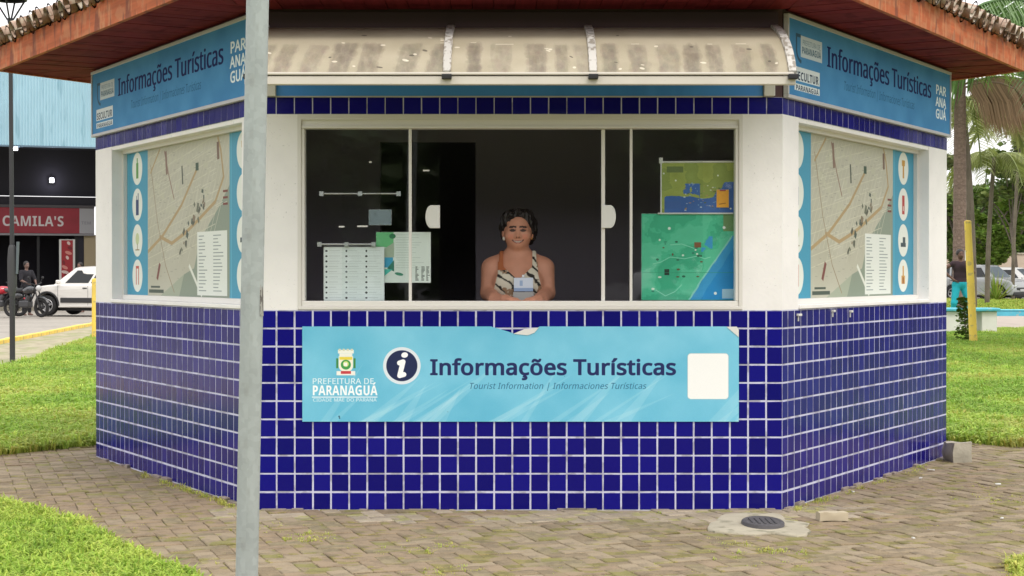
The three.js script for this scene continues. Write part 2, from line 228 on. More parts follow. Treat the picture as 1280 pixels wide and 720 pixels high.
// pavement: a bed of sand with blocks laid in herringbone, each block its own stone
{
  const bedT = colorTex(512, (u, v) => { const a = fbm(u * 20, v * 20, 4, 20), g = sstep(0.5, 0.6, fbm(u * 7 + 3, v * 7, 5, 7)), k = 0.6 + 0.7 * a; return [lerp(0.21, 0.17, g) * k, lerp(0.165, 0.175, g) * k, lerp(0.10, 0.07, g) * k]; });
  const bed = struct('pavement', sheet(toZ(PAVED), -0.009, 1), std({ map: bedT, bumpMap: fineBump, bumpScale: 0.01, roughness: 1 }));
  const paverT = colorTex(1024, (u, v) => { // concrete with grit, grime and pale wear
    const grit = vn(u * 300, v * 300, 1, 300), a = fbm(u * 9, v * 9, 6, 9), d = sstep(0.5, 0.66, fbm(u * 14 + 5, v * 14, 5, 14)), m = sstep(0.53, 0.63, fbm(u * 8 + 1, v * 8 + 6, 5, 8)); const k = (0.62 + 0.62 * a) * (0.86 + 0.28 * grit) * (1 - 0.22 * d);
    return [k * lerp(1, 0.86, m), k * lerp(1, 0.96, m), k * lerp(1, 0.55, m)];
  });
  const mat = std({ map: paverT, vertexColors: true, bumpMap: grayTex(512, (u, v) => 0.5 * fbm(u * 14, v * 14, 5, 14) + 0.5 * vn(u * 130, v * 130, 3, 130)), bumpScale: 0.006, roughness: 0.97 });
  const c = 0.004;
  function block(lx, lz, o, tone) { // top and a worn chamfer all round, then the sides
    const hx = lx / 2, hz = lz / 2, ring = (ix, iz, y, j) => [[-ix, y, -iz], [ix, y, -iz], [ix, y, iz], [-ix, y, iz]].map(([a, b, d], q) => [a + (j ? Math.sin(o * 9 + q * 2.1) * j : 0), b, d + (j ? Math.cos(o * 7 + q * 1.7) * j : 0)]);
    const r0 = ring(hx - c, hz - c, 0, 0.0015), r1 = ring(hx, hz, -c, 0.0015), r2 = ring(hx, hz, -0.06, 0.0015), p = [], uv = [];
    const q4 = (a, b, d, e) => { for (const k of [a, e, d, a, d, b]) { p.push(...k); uv.push(k[0] + o, k[2] + o * 1.7 + k[1]); } };
    q4(r0[0], r0[1], r0[2], r0[3]);
    for (const [A, B] of [[r0, r1], [r1, r2]]) for (let i = 0; i < 4; i++) q4(B[i], B[(i + 1) % 4], A[(i + 1) % 4], A[i]);
    const g = new THREE.BufferGeometry(); g.setAttribute('position', new THREE.Float32BufferAttribute(p, 3)); g.setAttribute('uv', new THREE.Float32BufferAttribute(uv, 2)); g.computeVertexNormals();
    return paint(g, tone);
  }
  const tones = [[0.292, 0.228, 0.146], [0.276, 0.214, 0.134], [0.258, 0.198, 0.121], [0.308, 0.244, 0.160], [0.274, 0.222, 0.131], [0.288, 0.216, 0.138], [0.415, 0.345, 0.255], [0.365, 0.30, 0.212]];
  const geos = tones.map((t, i) => [0, 1].map((k) => [block(0.1965, 0.0965, i * 0.37 + k * 0.61, t), block(0.1965, 0.0965, i * 0.53 + k * 0.21 + 0.15, t)]).flat());
  const ang = 0.33, ca = Math.cos(ang), sa = Math.sin(ang), list = [];
  for (let y = -110; y < 110; y++) for (let x = -110; x < 110; x++) {
    const m = ((x - y) % 4 + 4) % 4; if (m !== 0 && m !== 2) continue;
    const bxx = m === 0 ? (x + 1) * 0.1 : (x + 0.5) * 0.1, by = m === 0 ? (y + 0.5) * 0.1 : y * 0.1, X = 0.3 + bxx * ca - by * sa, D = 10.2 + bxx * sa + by * ca;
    if (D < 4.2 || D > 16.6 || Math.abs(X) > 7.2 || !isPaved(X, D) || inside(inset(KIOSK, 0.12), X, D)) continue;
    const n = fbm(X * 1.3 + 20, D * 1.3 + 9, 4), cem = sstep(0.75, 0.2, 9.67 - D) * (X > -1.7 && X < 2.1 && D < 9.9 ? 1 : 0) * fbm(X * 3 + 4, D * 6, 3) > 0.36 ? 1 : 0;
    const ti = cem ? 6 + (hash(x, y, 3) > 0.5 ? 1 : 0) : Math.min(5, Math.floor(clamp(n * 1.9 - 0.35 + 0.5 * (hash(x, y, 8) - 0.5)) * 5.99));
    const vis = Math.abs(X) < D * 0.306 && D > 7.5 && !(D > 9.67 && X > -1.5 && X < 1.6);
    list.push({ X, D, turn: ang + (m === 0 ? 0 : Math.PI / 2) + rr(-0.02, 0.02), y: 0.012 * (fbm(X * 1.7, D * 1.7, 3) - 0.5) + rr(-0.0035, 0.0035), tx: rr(-0.02, 0.02), tz: rr(-0.02, 0.02), g: geos[ti][Math.floor(R() * 4)], vis });
  }
  list.sort((a, b) => (a.vis === b.vis ? a.D - b.D : a.vis ? -1 : 1));
  const rest = [];
  list.forEach((b, i) => {
    const e = new THREE.Euler(b.tx, b.turn, b.tz, 'YXZ');
    if (i < 300) { const m = part(bed, i ? `paver_${String(i).padStart(3, '0')}` : 'paver', b.g, mat); m.position.set(b.X, b.y, -b.D); m.rotation.copy(e); }
    else rest.push(b.g.clone().applyMatrix4(new THREE.Matrix4().compose(V(b.X, b.y, -b.D), new THREE.Quaternion().setFromEuler(e), V(1, 1, 1))));
  });
  const r = part(bed, 'paver_field', merge(rest), mat); r.userData.kind = 'stuff';
}

// grass: tufts of bent blades, many instances
{
  function tuft(n, len, wid, seed, spread) {
    const q = rngOf(seed), p = [], col = [];
    for (let i = 0; i < n; i++) {
      const a = q() * 6.283, r = spread * Math.sqrt(q()), x = Math.cos(a) * r, z = Math.sin(a) * r, b = q() * 6.283, L = len * (0.55 + 0.75 * q()), lean = 0.45 + 0.85 * q(), w = wid * (0.7 + 0.6 * q());
      const dx = Math.cos(b), dz = Math.sin(b), sx = -dz * w, sz = dx * w, k = 0.75 + 0.5 * q(), tip = [k * (1 + 0.3 * q()), k, k * 0.85];
      const P0 = [x, -0.03, z], P1 = [x + dx * L * lean * 0.3, L * 0.6, z + dz * L * lean * 0.3], P2 = [x + dx * L * lean, L * (1.05 - 0.45 * lean), z + dz * L * lean];
      const A = [P0[0] - sx, P0[1], P0[2] - sz], B = [P0[0] + sx, P0[1], P0[2] + sz], C = [P1[0] + sx * 0.9, P1[1], P1[2] + sz * 0.9], D = [P1[0] - sx * 0.9, P1[1], P1[2] - sz * 0.9];
      for (const v of [A, B, C, A, C, D, D, C, P2]) { p.push(...v); col.push(...tip); }
    }
    const g = new THREE.BufferGeometry(); g.setAttribute('position', new THREE.Float32BufferAttribute(p, 3)); g.setAttribute('color', new THREE.Float32BufferAttribute(col, 3)); g.computeVertexNormals(); return g;
  }
  const mat = phy({ color: lin(1, 1, 1), vertexColors: true, roughness: 0.8, transmission: 0.42, thickness: 0, specularIntensity: 0.2 });
  const tints = [[0.37, 0.54, 0.115], [0.30, 0.49, 0.09], [0.42, 0.57, 0.14], [0.47, 0.54, 0.17], [0.24, 0.41, 0.08]];
  function lawn(name, label, geos, spots) {
    const g = geos, m = new THREE.InstancedMesh(g, mat, spots.length), q = new THREE.Matrix4(), c = new THREE.Color();
    spots.forEach(([x, d, s, ti], i) => { q.compose(V(x, -0.01, -d), new THREE.Quaternion().setFromEuler(new THREE.Euler(rr(-0.15, 0.15), rr(0, 6.28), rr(-0.15, 0.15))), V(s, s * rr(0.75, 1.25), s)); m.setMatrixAt(i, q); const t = tints[ti], k = rr(0.85, 1.15); m.setColorAt(i, c.setRGB(t[0] * k, t[1] * k, t[2] * k)); });
    m.name = numbered(name); m.userData.kind = 'stuff'; tag(m, label, 'grass'); scene.add(m);
  }
  const pick = (x, d) => { const n = fbm(x * 1.1 + 50, d * 0.7 + 3, 4), h = R(); return n < 0.36 ? (h < 0.6 ? 4 : 1) : n < 0.5 ? (h < 0.5 ? 0 : 1) : n < 0.62 ? (h < 0.55 ? 0 : 2) : h < 0.6 ? 2 : 3; };
  const scatter = (n, x0, x1, d0, d1, ok, s0, s1, bias = 1) => { const o = []; for (let i = 0; i < n; i++) { const d = d0 + (d1 - d0) * Math.pow(R(), bias), x = rr(x0(d), x1(d)), e = 0.1 * (fbm(x * 4, d * 4, 3) - 0.5); if (ok(x + e, d + e)) o.push([x, d, rr(s0, s1), pick(x, d)]); } return o; };
  const nearT = tuft(11, 0.055, 0.0042, 5, 0.05), midT = tuft(12, 0.075, 0.006, 9, 0.09), farT = tuft(12, 0.10, 0.012, 12, 0.22);
  lawn('front_grass', 'bright green grass in the corner left of the paving, in front of the kiosk', nearT, scatter(24000, () => -5.2, () => -0.9, 6.6, 10.5, (x, d) => inside(LEFT_LAWN, x, d), 0.8, 1.3));
  lawn('weed_grass', 'patch of yellowish weeds at the right front edge of the paving', nearT, scatter(9000, () => 2.0, () => 5.5, 6.6, 8.4, (x, d) => inside(RIGHT_LAWN, x, d), 0.7, 1.15).map((s) => [s[0], s[1], s[2], R() < 0.6 ? 3 : 2]));
  lawn('left_lawn', 'wide bright green lawn left of the kiosk, reaching to the road verge', midT, scatter(70000, (d) => -0.36 * d - 1.2, (d) => -2.0, 11.4, 38, (x, d) => grassOK(x, d) && x < -1, 0.9, 1.5, 1.35));
  lawn('right_lawn', 'wide bright green lawn right of the kiosk, reaching to the bench', midT, scatter(70000, (d) => 1.5, (d) => 0.36 * d + 1.5, 12.2, 41, (x, d) => grassOK(x, d) && x > 1, 0.9, 1.5, 1.35));
  lawn('far_grass', 'far strip of grass between the path and the parked cars', farT, scatter(26000, (d) => 6, (d) => 0.4 * d, 54.5, 84, (x, d) => grassOK(x, d), 0.9, 1.6));
  // weeds in the joints of the paving and along the foot of the wall
  const joint = []; for (const [px, py, n, r] of [[385, 672, 60, 0.16], [335, 660, 40, 0.2], [560, 684, 26, 0.12], [505, 690, 30, 0.16], [920, 684, 30, 0.2], [560, 716, 30, 0.16], [1240, 625, 40, 0.25], [240, 606, 50, 0.22], [985, 690, 26, 0.12]]) { const d = 1.353 * 2115 / (py - HORIZON), x = (px - 640) * d / 2115; for (let i = 0; i < n; i++) { const a = R() * 6.28, q = r * Math.sqrt(R()); joint.push([x + Math.cos(a) * q, d + Math.sin(a) * q, rr(0.15, 0.5), R() < 0.7 ? 3 : 2]); } } for (let i = 0; i < 5200; i++) { const D = rr(7.2, 14), X = rr(-4.4, 4.6), n = fbm(X * 2.2 + 70, D * 3 + 5, 4); if (!isPaved(X, D) || inside(inset(KIOSK, -0.03), X, D)) continue; if (n > 0.605) joint.push([X, D, rr(0.14, 0.40), R() < 0.75 ? 3 : 2]); }
  for (const [a, b, n] of [[5, 0, 70], [1, 2, 60]]) for (let i = 0; i < n; i++) { const t = Math.pow(R(), 1.4), A = KIOSK[a], B = KIOSK[b], o = inset(KIOSK, -0.04 - 0.06 * R()), t2 = a === 5 ? 1 - t * 0.7 : t * 0.8; if (vn(t2 * 9, a * 5 + 2) < 0.42) continue; joint.push([lerp(o[a][0], o[b][0], t2), lerp(o[a][1], o[b][1], t2), rr(0.3, 0.75), R() < 0.7 ? 3 : 2]); }
  lawn('joint_weeds', 'small yellow-green weeds growing in the joints of the paving', nearT, joint);
}

// ============================================================ the kiosk: a six-sided stand
const Y_TILE = 1.145, Y_HEAD = 2.263, Y_BAND = 2.36, Y_SOFFIT = 2.852, P_TILE = 0.1037;
const faceLen = (i) => Math.hypot(KIOSK[(i + 1) % 6][0] - KIOSK[i][0], KIOSK[(i + 1) % 6][1] - KIOSK[i][1]);
const faceTurn = (i) => Math.atan2(KIOSK[(i + 1) % 6][1] - KIOSK[i][1], KIOSK[(i + 1) % 6][0] - KIOSK[i][0]);
const FM = KIOSK.map((v, i) => new THREE.Matrix4().makeRotationY(faceTurn(i)).setPosition(v[0], 0, -v[1]));   // local: along the face, up, outward
const TK = new THREE.Matrix4().makeTranslation(-KC[0], 0, KC[1]);
const FK = FM.map((m) => TK.clone().multiply(m));
const onFace = (i, u, y, n) => V(u, y, n).applyMatrix4(FM[i]).toArray();
const kiosk = thing('tourist_kiosk', 'six-sided kiosk with blue tiled base, white pillars and clay tile roof', 'kiosk', [KC[0], 0, -KC[1]]);
const kg = (g) => boxUV(g).applyMatrix4(TK);
const tileGeo = (w, h, t = 0.007) => { const g = new THREE.BufferGeometry(), c = 0.0022, x = w / 2, y = h / 2, p = [], uv = []; const r0 = [[-x + c, -y + c, t], [x - c, -y + c, t], [x - c, y - c, t], [-x + c, y - c, t]], r1 = [[-x, -y, t - c], [x, -y, t - c], [x, y, t - c], [-x, y, t - c]], r2 = r1.map(([a, b]) => [a, b, 0]); const q4 = (a, b, d, e) => { for (const k of [a, b, d, a, d, e]) { p.push(...k); uv.push(k[0] * 4, k[1] * 4); } }; q4(...r0); for (const [A, B] of [[r0, r1], [r1, r2]]) for (let i = 0; i < 4; i++) q4(B[i], B[(i + 1) % 4], A[(i + 1) % 4], A[i]); g.setAttribute('position', new THREE.Float32BufferAttribute(p, 3)); g.setAttribute('uv', new THREE.Float32BufferAttribute(uv, 2)); g.computeVertexNormals(); return g; };
{
  const outer = inset(KIOSK, 0.0003), core = inset(KIOSK, 0.16);
  // lower wall with its tiles
  const low = part(kiosk, 'lower_wall', kg(prism(toZ(outer), -0.15, Y_TILE, [toZ(core)])), M.grout);
  const band = part(kiosk, 'tile_band', kg(prism(toZ(outer), Y_HEAD, Y_BAND, [toZ(core)])), M.grout);
  const tw = P_TILE - 0.0088, cache = new Map(), shape = (w) => { const k = w.toFixed(4); if (!cache.has(k)) cache.set(k, tileGeo(w, tw)); return cache.get(k); };
  const single = [], bulk = [], bandBulk = [];
  for (let f = 0; f < 6; f++) {
    const L = faceLen(f), first = f === 0 ? 0.1112 - 0.0035 : f === 1 ? 0.085 : 0.09, cuts = [0]; let u = first; while (u < L - 0.02) { cuts.push(u); u += P_TILE; } cuts.push(L);
    for (let c = 0; c < cuts.length - 1; c++) {
      const a = cuts[c] + (c ? 0.0044 : 0.002), b = cuts[c + 1] - (c < cuts.length - 2 ? 0.0044 : 0.002), w = b - a, mid = (a + b) / 2; if (w < 0.012) continue;
      for (let r = 0; r < 12; r++) {
        const y = r < 11 ? 0.0522 + r * 0.10395 : (Y_HEAD + Y_BAND) / 2, hidden = f === 0 && r < 10 && r > 4 && mid > 0.32 && mid < 2.70;
        const e = { f, mid, y: y - (r === 0 ? 0.002 : 0), w, r, tilt: [rr(-0.006, 0.006), rr(-0.008, 0.008), rr(-0.004, 0.004)], n: -0.006 + rr(0, 0.0012), k: Math.floor(R() * 4) };
        if (f === 0 && !hidden) single.push(e); else if (f === 1 && c < 7 && r < 11 && single.length < 300) single.push(e); else (r < 11 ? bulk : bandBulk).push(e);
      }
    }
  }
  const mtx = (e) => FK[e.f].clone().multiply(new THREE.Matrix4().compose(V(e.mid, e.y, e.n), new THREE.Quaternion().setFromEuler(new THREE.Euler(...e.tilt)), V(1, 1, 1)));
  let nLow = 0, nBand = 0;
  for (const e of single) { const p = e.r < 11 ? low : band, k = e.r < 11 ? nLow++ : nBand++, m = part(p, k ? `tile_${String(k).padStart(3, '0')}` : 'tile', shape(e.r < 11 ? e.w : e.w + 0.0036), M.tile[e.k]); mtx(e).decompose(m.position, m.quaternion, m.scale); }
  const all = (l) => merge(l.map((e) => paint(shape(e.r < 11 ? e.w : e.w + 0.0036).clone(), M.tile[e.k].color.toArray()).applyMatrix4(mtx(e))));
  part(low, 'tile_field', all(bulk), M.tileAll).userData.kind = 'stuff';
  part(band, 'tile_field', all(bandBulk), M.tileAll).userData.kind = 'stuff';
  // white masonry: pillars at the corners, full walls at the back; the wall above the band is coloured dark as eave shade
  const along = (i, u, n) => { const p = V(u, 0, n).applyMatrix4(FM[i]); return [p.x, p.z]; };
  const piece = (i, a, b) => { // pillar round corner i: a metres along the face before it, b along the face after it
    const pv = (i + 5) % 6, L = faceLen(pv), c = core[i];
    return prism([along(pv, L - a, 0), [KIOSK[i][0], -KIOSK[i][1]], along(i, b, 0), along(i, b, -0.16), [c[0], -c[1]], along(pv, L - a, -0.16)], Y_TILE, Y_HEAD);
  };
  const pil = [[0.25, 0.229], [0.229, 0.253], [0.447, 0.4], [0.5, 0.5], [0.5, 0.5], [0.4, 0.41]];
  pil.forEach(([a, b], i) => part(kiosk, 'pillar', kg(piece(i, a, b)), M.plaster));
  const fbx = (i, u0, u1, y0, y1, n0, n1, r = 0) => (r ? rbx(u0, u1, y0, y1, n0, n1, r) : bx(u0, u1, y0, y1, n0, n1)).applyMatrix4(FM[i]);
  part(kiosk, 'back_wall', kg(merge([2, 3, 4].map((i) => fbx(i, pil[i][1], faceLen(i) - pil[(i + 1) % 6][0], Y_TILE, Y_HEAD, -0.16, -0.002)))), M.plaster);
  part(kiosk, 'upper_wall', kg(prism(toZ(inset(KIOSK, 0.004)), Y_BAND, 3.0, [toZ(core)])), std({ color: lin(0.10, 0.055, 0.06), roughness: 0.8 }));  // dark colour stands in for the shade between sign and soffit
  // inside: grey room with a counter, a partition with a dark doorway
  const liner = inset(KIOSK, 0.165);
  const lin0 = []; for (const i of [1, 2, 3, 4, 5]) { const L = faceLen(i); const [y0, y1] = [0.1, 2.6]; lin0.push(fbx(i, 0.1, L - 0.1, y0, y1, -0.185, -0.165)); }
  part(kiosk, 'interior_wall', kg(merge(lin0)), M.inner);
  part(kiosk, 'interior_floor', kg(prism(toZ(liner), -0.1, 0.12)), std({ map: M.concrete.map, color: lin(1.4, 1.4, 1.4), roughness: 0.6 }));
  part(kiosk, 'interior_ceiling', kg(prism(toZ(liner), 2.6, 2.66)), M.plaster);
  part(kiosk, 'partition_wall', kg(merge([bx(-0.262, 2.55, 0.12, 2.6, -12.3, -12.2), bx(-2.5, -0.95, 0.12, 2.6, -12.3, -12.2), bx(-0.95, -0.262, 2.3, 2.6, -12.3, -12.2)])), M.inner);
  part(kiosk, 'counter_top', kg(rbx(-1.22, 1.31, 1.14, 1.178, -10.02, -9.775, 0.008)), M.plaster);
  part(kiosk, 'counter_front', kg(bx(-1.2, 1.29, 0.12, 1.14, -9.96, -9.92)), M.inner);
  // front window: white painted frame, two fixed panes, two sliding panes with latches
  const win = part(kiosk, 'front_window', kg(merge([fbx(0, 0.229, 2.771, 1.146, 1.166, -0.10, 0.006, 0.004), fbx(0, 0.229, 2.771, 2.232, Y_HEAD, -0.10, 0.004), fbx(0, 0.229, 0.249, 1.166, 2.232, -0.10, 0.004), fbx(0, 2.751, 2.771, 1.166, 2.232, -0.10, 0.004)])), M.frameDull);
  const X = (x) => x + 1.454;
  part(win, 'window_frame', kg(merge([fbx(0, 0.249, 2.751, 1.166, 1.196, -0.095, -0.004, 0.004), fbx(0, 0.249, 2.751, 2.200, 2.232, -0.095, -0.012), fbx(0, 0.249, 2.751, 2.183, 2.1995, -0.095, -0.004, 0.003), fbx(0, 0.249, 0.268, 1.1965, 2.1825, -0.09, -0.006, 0.003), fbx(0, 2.732, 2.751, 1.1965, 2.1825, -0.09, -0.006, 0.003)])), M.frame);
  for (const [x, w, n] of [[-0.583, 0.0085, -0.02], [0.682, 0.0075, -0.02], [0.524, 0.0105, -0.055]]) part(win, 'mullion', kg(fbx(0, X(x) - w, X(x) + w, 1.1965, 2.1825, n - 0.022, n, 0.002)), M.frame);
  const pane = (u0, u1, n) => new THREE.PlaneGeometry(u1 - u0, 0.986).translate((u0 + u1) / 2, 1.6895, n).applyMatrix4(FM[0]);
  for (const [a, b, n] of [[X(-1.186), X(-0.591), -0.036], [X(0.6895), X(1.278), -0.036], [X(-0.98), X(-0.418), -0.078], [X(0.5345), X(1.1), -0.078]]) part(win, 'glass_pane', kg(pane(a, b, n)), M.glass);
  const latch = (s) => { const sh = new THREE.Shape(); sh.moveTo(0, -0.062); sh.lineTo(s * 0.05, -0.062); sh.quadraticCurveTo(s * 0.074, -0.05, s * 0.076, 0); sh.quadraticCurveTo(s * 0.074, 0.05, s * 0.05, 0.062); sh.lineTo(0, 0.062); return new THREE.ExtrudeGeometry(sh, { depth: 0.014, bevelEnabled: true, bevelSize: 0.004, bevelThickness: 0.004, bevelSegments: 2 }); };
  for (const [x, s] of [[-0.418, -1], [0.516, 1]]) { const l = part(win, 'latch', kg(latch(s).translate(X(x), 1.680, -0.072 + (s > 0 ? 0.022 : 0)).applyMatrix4(FM[0])), M.whitePlastic); }
  for (const [x0, x1, y] of [[-1.10, -0.655, 1.815], [-1.112, -0.80, 1.523]]) part(win, 'hanging_rail', kg(merge([bar([X(x0), y, -0.11], [X(x1), y, -0.11], 0.006), ...[x0, lerp(x0, x1, 0.5), x1].map((x) => bx(X(x) - 0.012, X(x) + 0.012, y - 0.014, y + 0.012, -0.122, -0.098))]).applyMatrix4(FM[0])), M.steel);
  for (const [px0, px1, py] of [[447, 460, 283], [424, 431, 283.5], [529, 537, 213.5], [462, 465, 203]]) part(win, 'tape_scrap', kg(bx((px0 - 640) / 217.5, (px1 - 640) / 217.5, 1.353 + (HORIZON - py - 0.9) / 217.5, 1.353 + (HORIZON - py + 0.9) / 217.5, -9.703, -9.7025)), M.whitePlastic);
  for (const [u, y, w] of [[0.24, 1.105, 0.05], [0.827, 1.117, 0.03], [1.15, 1.108, 0.03]]) part(kiosk, 'broken_bracket', kg(merge([fbx(1, u - w / 2, u + w / 2, y, y + 0.014, 0.0015, 0.02, 0.003), fbx(1, u - 0.006, u + 0.006, y - 0.03, y - 0.001, 0.0015, 0.008, 0.002)])), M.whitePlastic);
  // side windows (both): recessed frame, sill, pane
  for (const [i, a, b] of [[1, 0.253, faceLen(1) - 0.447], [5, 0.41, faceLen(5) - 0.25]]) {
    const w = part(kiosk, 'side_window', kg(merge([fbx(i, a, b, 1.146, 1.17, -0.15, 0.012, 0.004), fbx(i, a, b, 2.238, Y_HEAD, -0.15, -0.004)])), M.plaster);
    part(w, 'window_frame', kg(merge([fbx(i, a + 0.001, b - 0.001, 1.170, 1.202, -0.145, -0.075, 0.003), fbx(i, a + 0.001, b - 0.001, 2.213, 2.238, -0.145, -0.075), fbx(i, a + 0.001, a + 0.018, 1.203, 2.2125, -0.145, -0.08), fbx(i, b - 0.018, b - 0.001, 1.203, 2.2125, -0.145, -0.08)])), M.frame);
    part(w, 'glass_pane', kg(new THREE.PlaneGeometry(b - a - 0.03, 1.02).translate((a + b) / 2, 1.707, -0.128).applyMatrix4(FM[i])), M.glass);
  }
  // roof: deck, soffit boards, fascia, tiles
  const EAVE = [[-1.78, 9.14], [1.834, 9.17], [3.79, 12.52], [1.834, 15.87], [-1.78, 15.87], [-3.815, 12.52]], YE = Y_SOFFIT + 0.172, PITCH = 0.44, AP = [KC[0], KC[1]];
  const deck = new THREE.BufferGeometry(), dp = [], apexY = YE + PITCH * 3.0;
  for (let i = 0; i < 6; i++) { const a = EAVE[i], b = EAVE[(i + 1) % 6]; dp.push(a[0], YE, -a[1], b[0], YE, -b[1], AP[0], apexY, -AP[1]); }
  deck.setAttribute('position', new THREE.Float32BufferAttribute(dp, 3)); deck.computeVertexNormals();
  const roof = part(kiosk, 'roof', kg(deck), M.clayDark);
  let np = 0, nt = 0; const rest = [], hips = [];
  for (let i = 0; i < 6; i++) {
    const a = EAVE[i], b = EAVE[(i + 1) % 6], L = Math.hypot(b[0] - a[0], b[1] - a[1]), th = Math.atan2(b[1] - a[1], b[0] - a[0]), E = TK.clone().multiply(new THREE.Matrix4().makeRotationY(th).setPosition(a[0], 0, -a[1]));
    part(roof, 'fascia_board', boxUV(rbx(0.006, L - 0.006, Y_SOFFIT - 0.004, YE - 0.004, -0.03, 0, 0.003), 0.5, i * 0.37).applyMatrix4(E), M.fascia);
    // soffit boards run out from the wall to the eave
    const k0 = KIOSK[i], k1 = KIOSK[(i + 1) % 6], loc = (p) => [(p[0] - a[0]) * Math.cos(th) + (p[1] - a[1]) * Math.sin(th), (p[0] - a[0]) * Math.sin(th) - (p[1] - a[1]) * Math.cos(th)];
    const i0 = loc(k0), i1 = loc(k1), depth = -Math.min(i0[1], i1[1]), bw = 0.12;
    for (let u = 0.0; u < L; u += bw) {
      const u0 = u + 0.0015, u1 = Math.min(L, u + bw) - 0.0015; if (u1 - u0 < 0.02) continue;
      const reach = (x) => Math.min(depth + 0.01, x * depth / Math.max(i0[0], 0.01), (L - x) * depth / Math.max(L - i1[0], 0.01));
      const s = new THREE.Shape([new THREE.Vector2(u0, 0.031), new THREE.Vector2(u1, 0.031), new THREE.Vector2(u1, Math.max(0.032, reach(u1))), new THREE.Vector2(u0, Math.max(0.033, reach(u0)))]);
      const y = Y_SOFFIT + 0.012 + rr(-0.0015, 0.0015), g = new THREE.ExtrudeGeometry(s, { depth: 0.012, bevelEnabled: true, bevelSize: -0.0025, bevelThickness: 0.003, bevelSegments: 1, bevelOffset: 0 }).rotateX(-Math.PI / 2).translate(0, y, 0);
      const h = prep(g), uv = h.attributes.uv, ps = h.attributes.position, o = R() * 3; for (let q = 0; q < uv.count; q++) uv.setXY(q, ps.getZ(q) * 0.6 + o, ps.getX(q) * 0.9 + o);
      part(roof, np ? `soffit_board_${String(np).padStart(3, '0')}` : 'soffit_board', h.applyMatrix4(E), M.soffit[Math.floor(R() * 4)]); np++;
    }
    // tiles: channels and covers up the slope
    const apex = loc(AP), run = -apex[1], sl = Math.hypot(run, apexY - YE), ang = Math.atan2(apexY - YE, run);
    const half = (r0, r1, len, up) => { const g = new THREE.CylinderGeometry(r1, r0, len, 9, 1, true, -Math.PI / 2 + (up ? 0 : Math.PI), Math.PI), g2 = new THREE.CylinderGeometry(r1 - 0.012, r0 - 0.012, len, 9, 1, true, -Math.PI / 2 + (up ? 0 : Math.PI), Math.PI); const ring = new THREE.RingGeometry(r0 - 0.012, r0, 9, 1, up ? 0 : Math.PI, Math.PI).rotateX(Math.PI / 2).rotateY(0).translate(0, -len / 2, 0); if (true) ring.applyMatrix4(new THREE.Matrix4().makeScale(1, 1, -1)); return merge([g, g2, ring].map((q) => boxUV(q, 1.5, R() * 3))).translate(0, len / 2, 0).rotateX(-Math.PI / 2); }; // lies along -z (up the slope), open end at z = 0
    for (let row = 0; row * 0.36 < sl - 0.3; row++) {
      const s0 = row * 0.36, w0 = apex[0] * s0 / sl, w1 = L - (L - apex[0]) * s0 / sl;
      for (let c = 0; c < 60; c++) {
        const u = 0.06 + c * 0.185; if (u < w0 - 0.02 || u > w1 + 0.02) continue;
        for (const up of [true, false]) {
          const x = up ? u : u + 0.095; if (x > w1 + 0.03) continue;
          const len = 0.44, g = half(up ? 0.066 : 0.062, up ? 0.056 : 0.052, len, up), jit = row === 0 ? rr(-0.02, 0.03) : rr(-0.01, 0.01);
          g.rotateZ(rr(-0.1, 0.1)).rotateY(rr(-0.03, 0.03)).rotateX(ang + (up ? -0.05 : -0.04) + rr(-0.015, 0.015));
          const z = -s0 * Math.cos(ang) + 0.055 + jit, y = YE + s0 * Math.sin(ang) + (up ? 0.042 : 0.058) + rr(-0.006, 0.006) - 0.02;
          g.translate(x + rr(-0.008, 0.008), y, z).applyMatrix4(E);
          if (row === 0 && nt < 260) { part(roof, nt ? `roof_tile_${String(nt).padStart(3, '0')}` : 'roof_tile', g, R() < 0.7 ? M.clay : M.clayDark); nt++; } else rest.push(g);
        }
      }
    }
    const A = V(a[0], YE + 0.03, -a[1]), T = V(AP[0], apexY + 0.04, -AP[1]), d = T.clone().sub(A).normalize(), n = Math.floor(A.distanceTo(T) / 0.36);
    for (let q = 0; q < n; q++) { const g = half(0.11, 0.09, 0.44, true); g.applyMatrix4(new THREE.Matrix4().lookAt(V(0, 0, 0), d, V(0, 1, 0))); const p = A.clone().addScaledVector(d, q * 0.36 - 0.06); hips.push(g.translate(p.x, p.y + rr(0, 0.012), p.z).applyMatrix4(TK)); }
  }
  part(roof, 'roof_tile_field', merge(rest), M.clay).userData.kind = 'stuff';
  hips.forEach((g, q) => part(roof, q ? `hip_tile_${String(q).padStart(3, '0')}` : 'hip_tile', g, M.clay));
  // broken mortar along the foot of the front wall
  const mort = []; for (let u = 0.02; u < 2.95; u += rr(0.03, 0.2)) { if (vn(u * 5, 2.2) < 0.4) continue; const w = rr(0.03, 0.14); mort.push(rbx(u, Math.min(2.98, u + w * 1.6), -0.02, rr(0.004, 0.013), -0.004, rr(0.010, 0.03), 0.005).applyMatrix4(FM[0])); }
  for (let u = 0.02; u < 3.2; u += rr(0.05, 0.25)) for (const i of [1, 5]) { if (vn(u * 4, i + 7.2) < 0.42) continue; mort.push(rbx(u, Math.min(3.25, u + rr(0.04, 0.16)), -0.02, rr(0.006, 0.022), -0.004, rr(0.015, 0.035), 0.006).applyMatrix4(FM[i])); }
  part(kiosk, 'mortar_foot', kg(merge(mort)), std({ map: M.concrete.map, color: lin(0.62, 0.56, 0.62), roughness: 0.95 }));
}

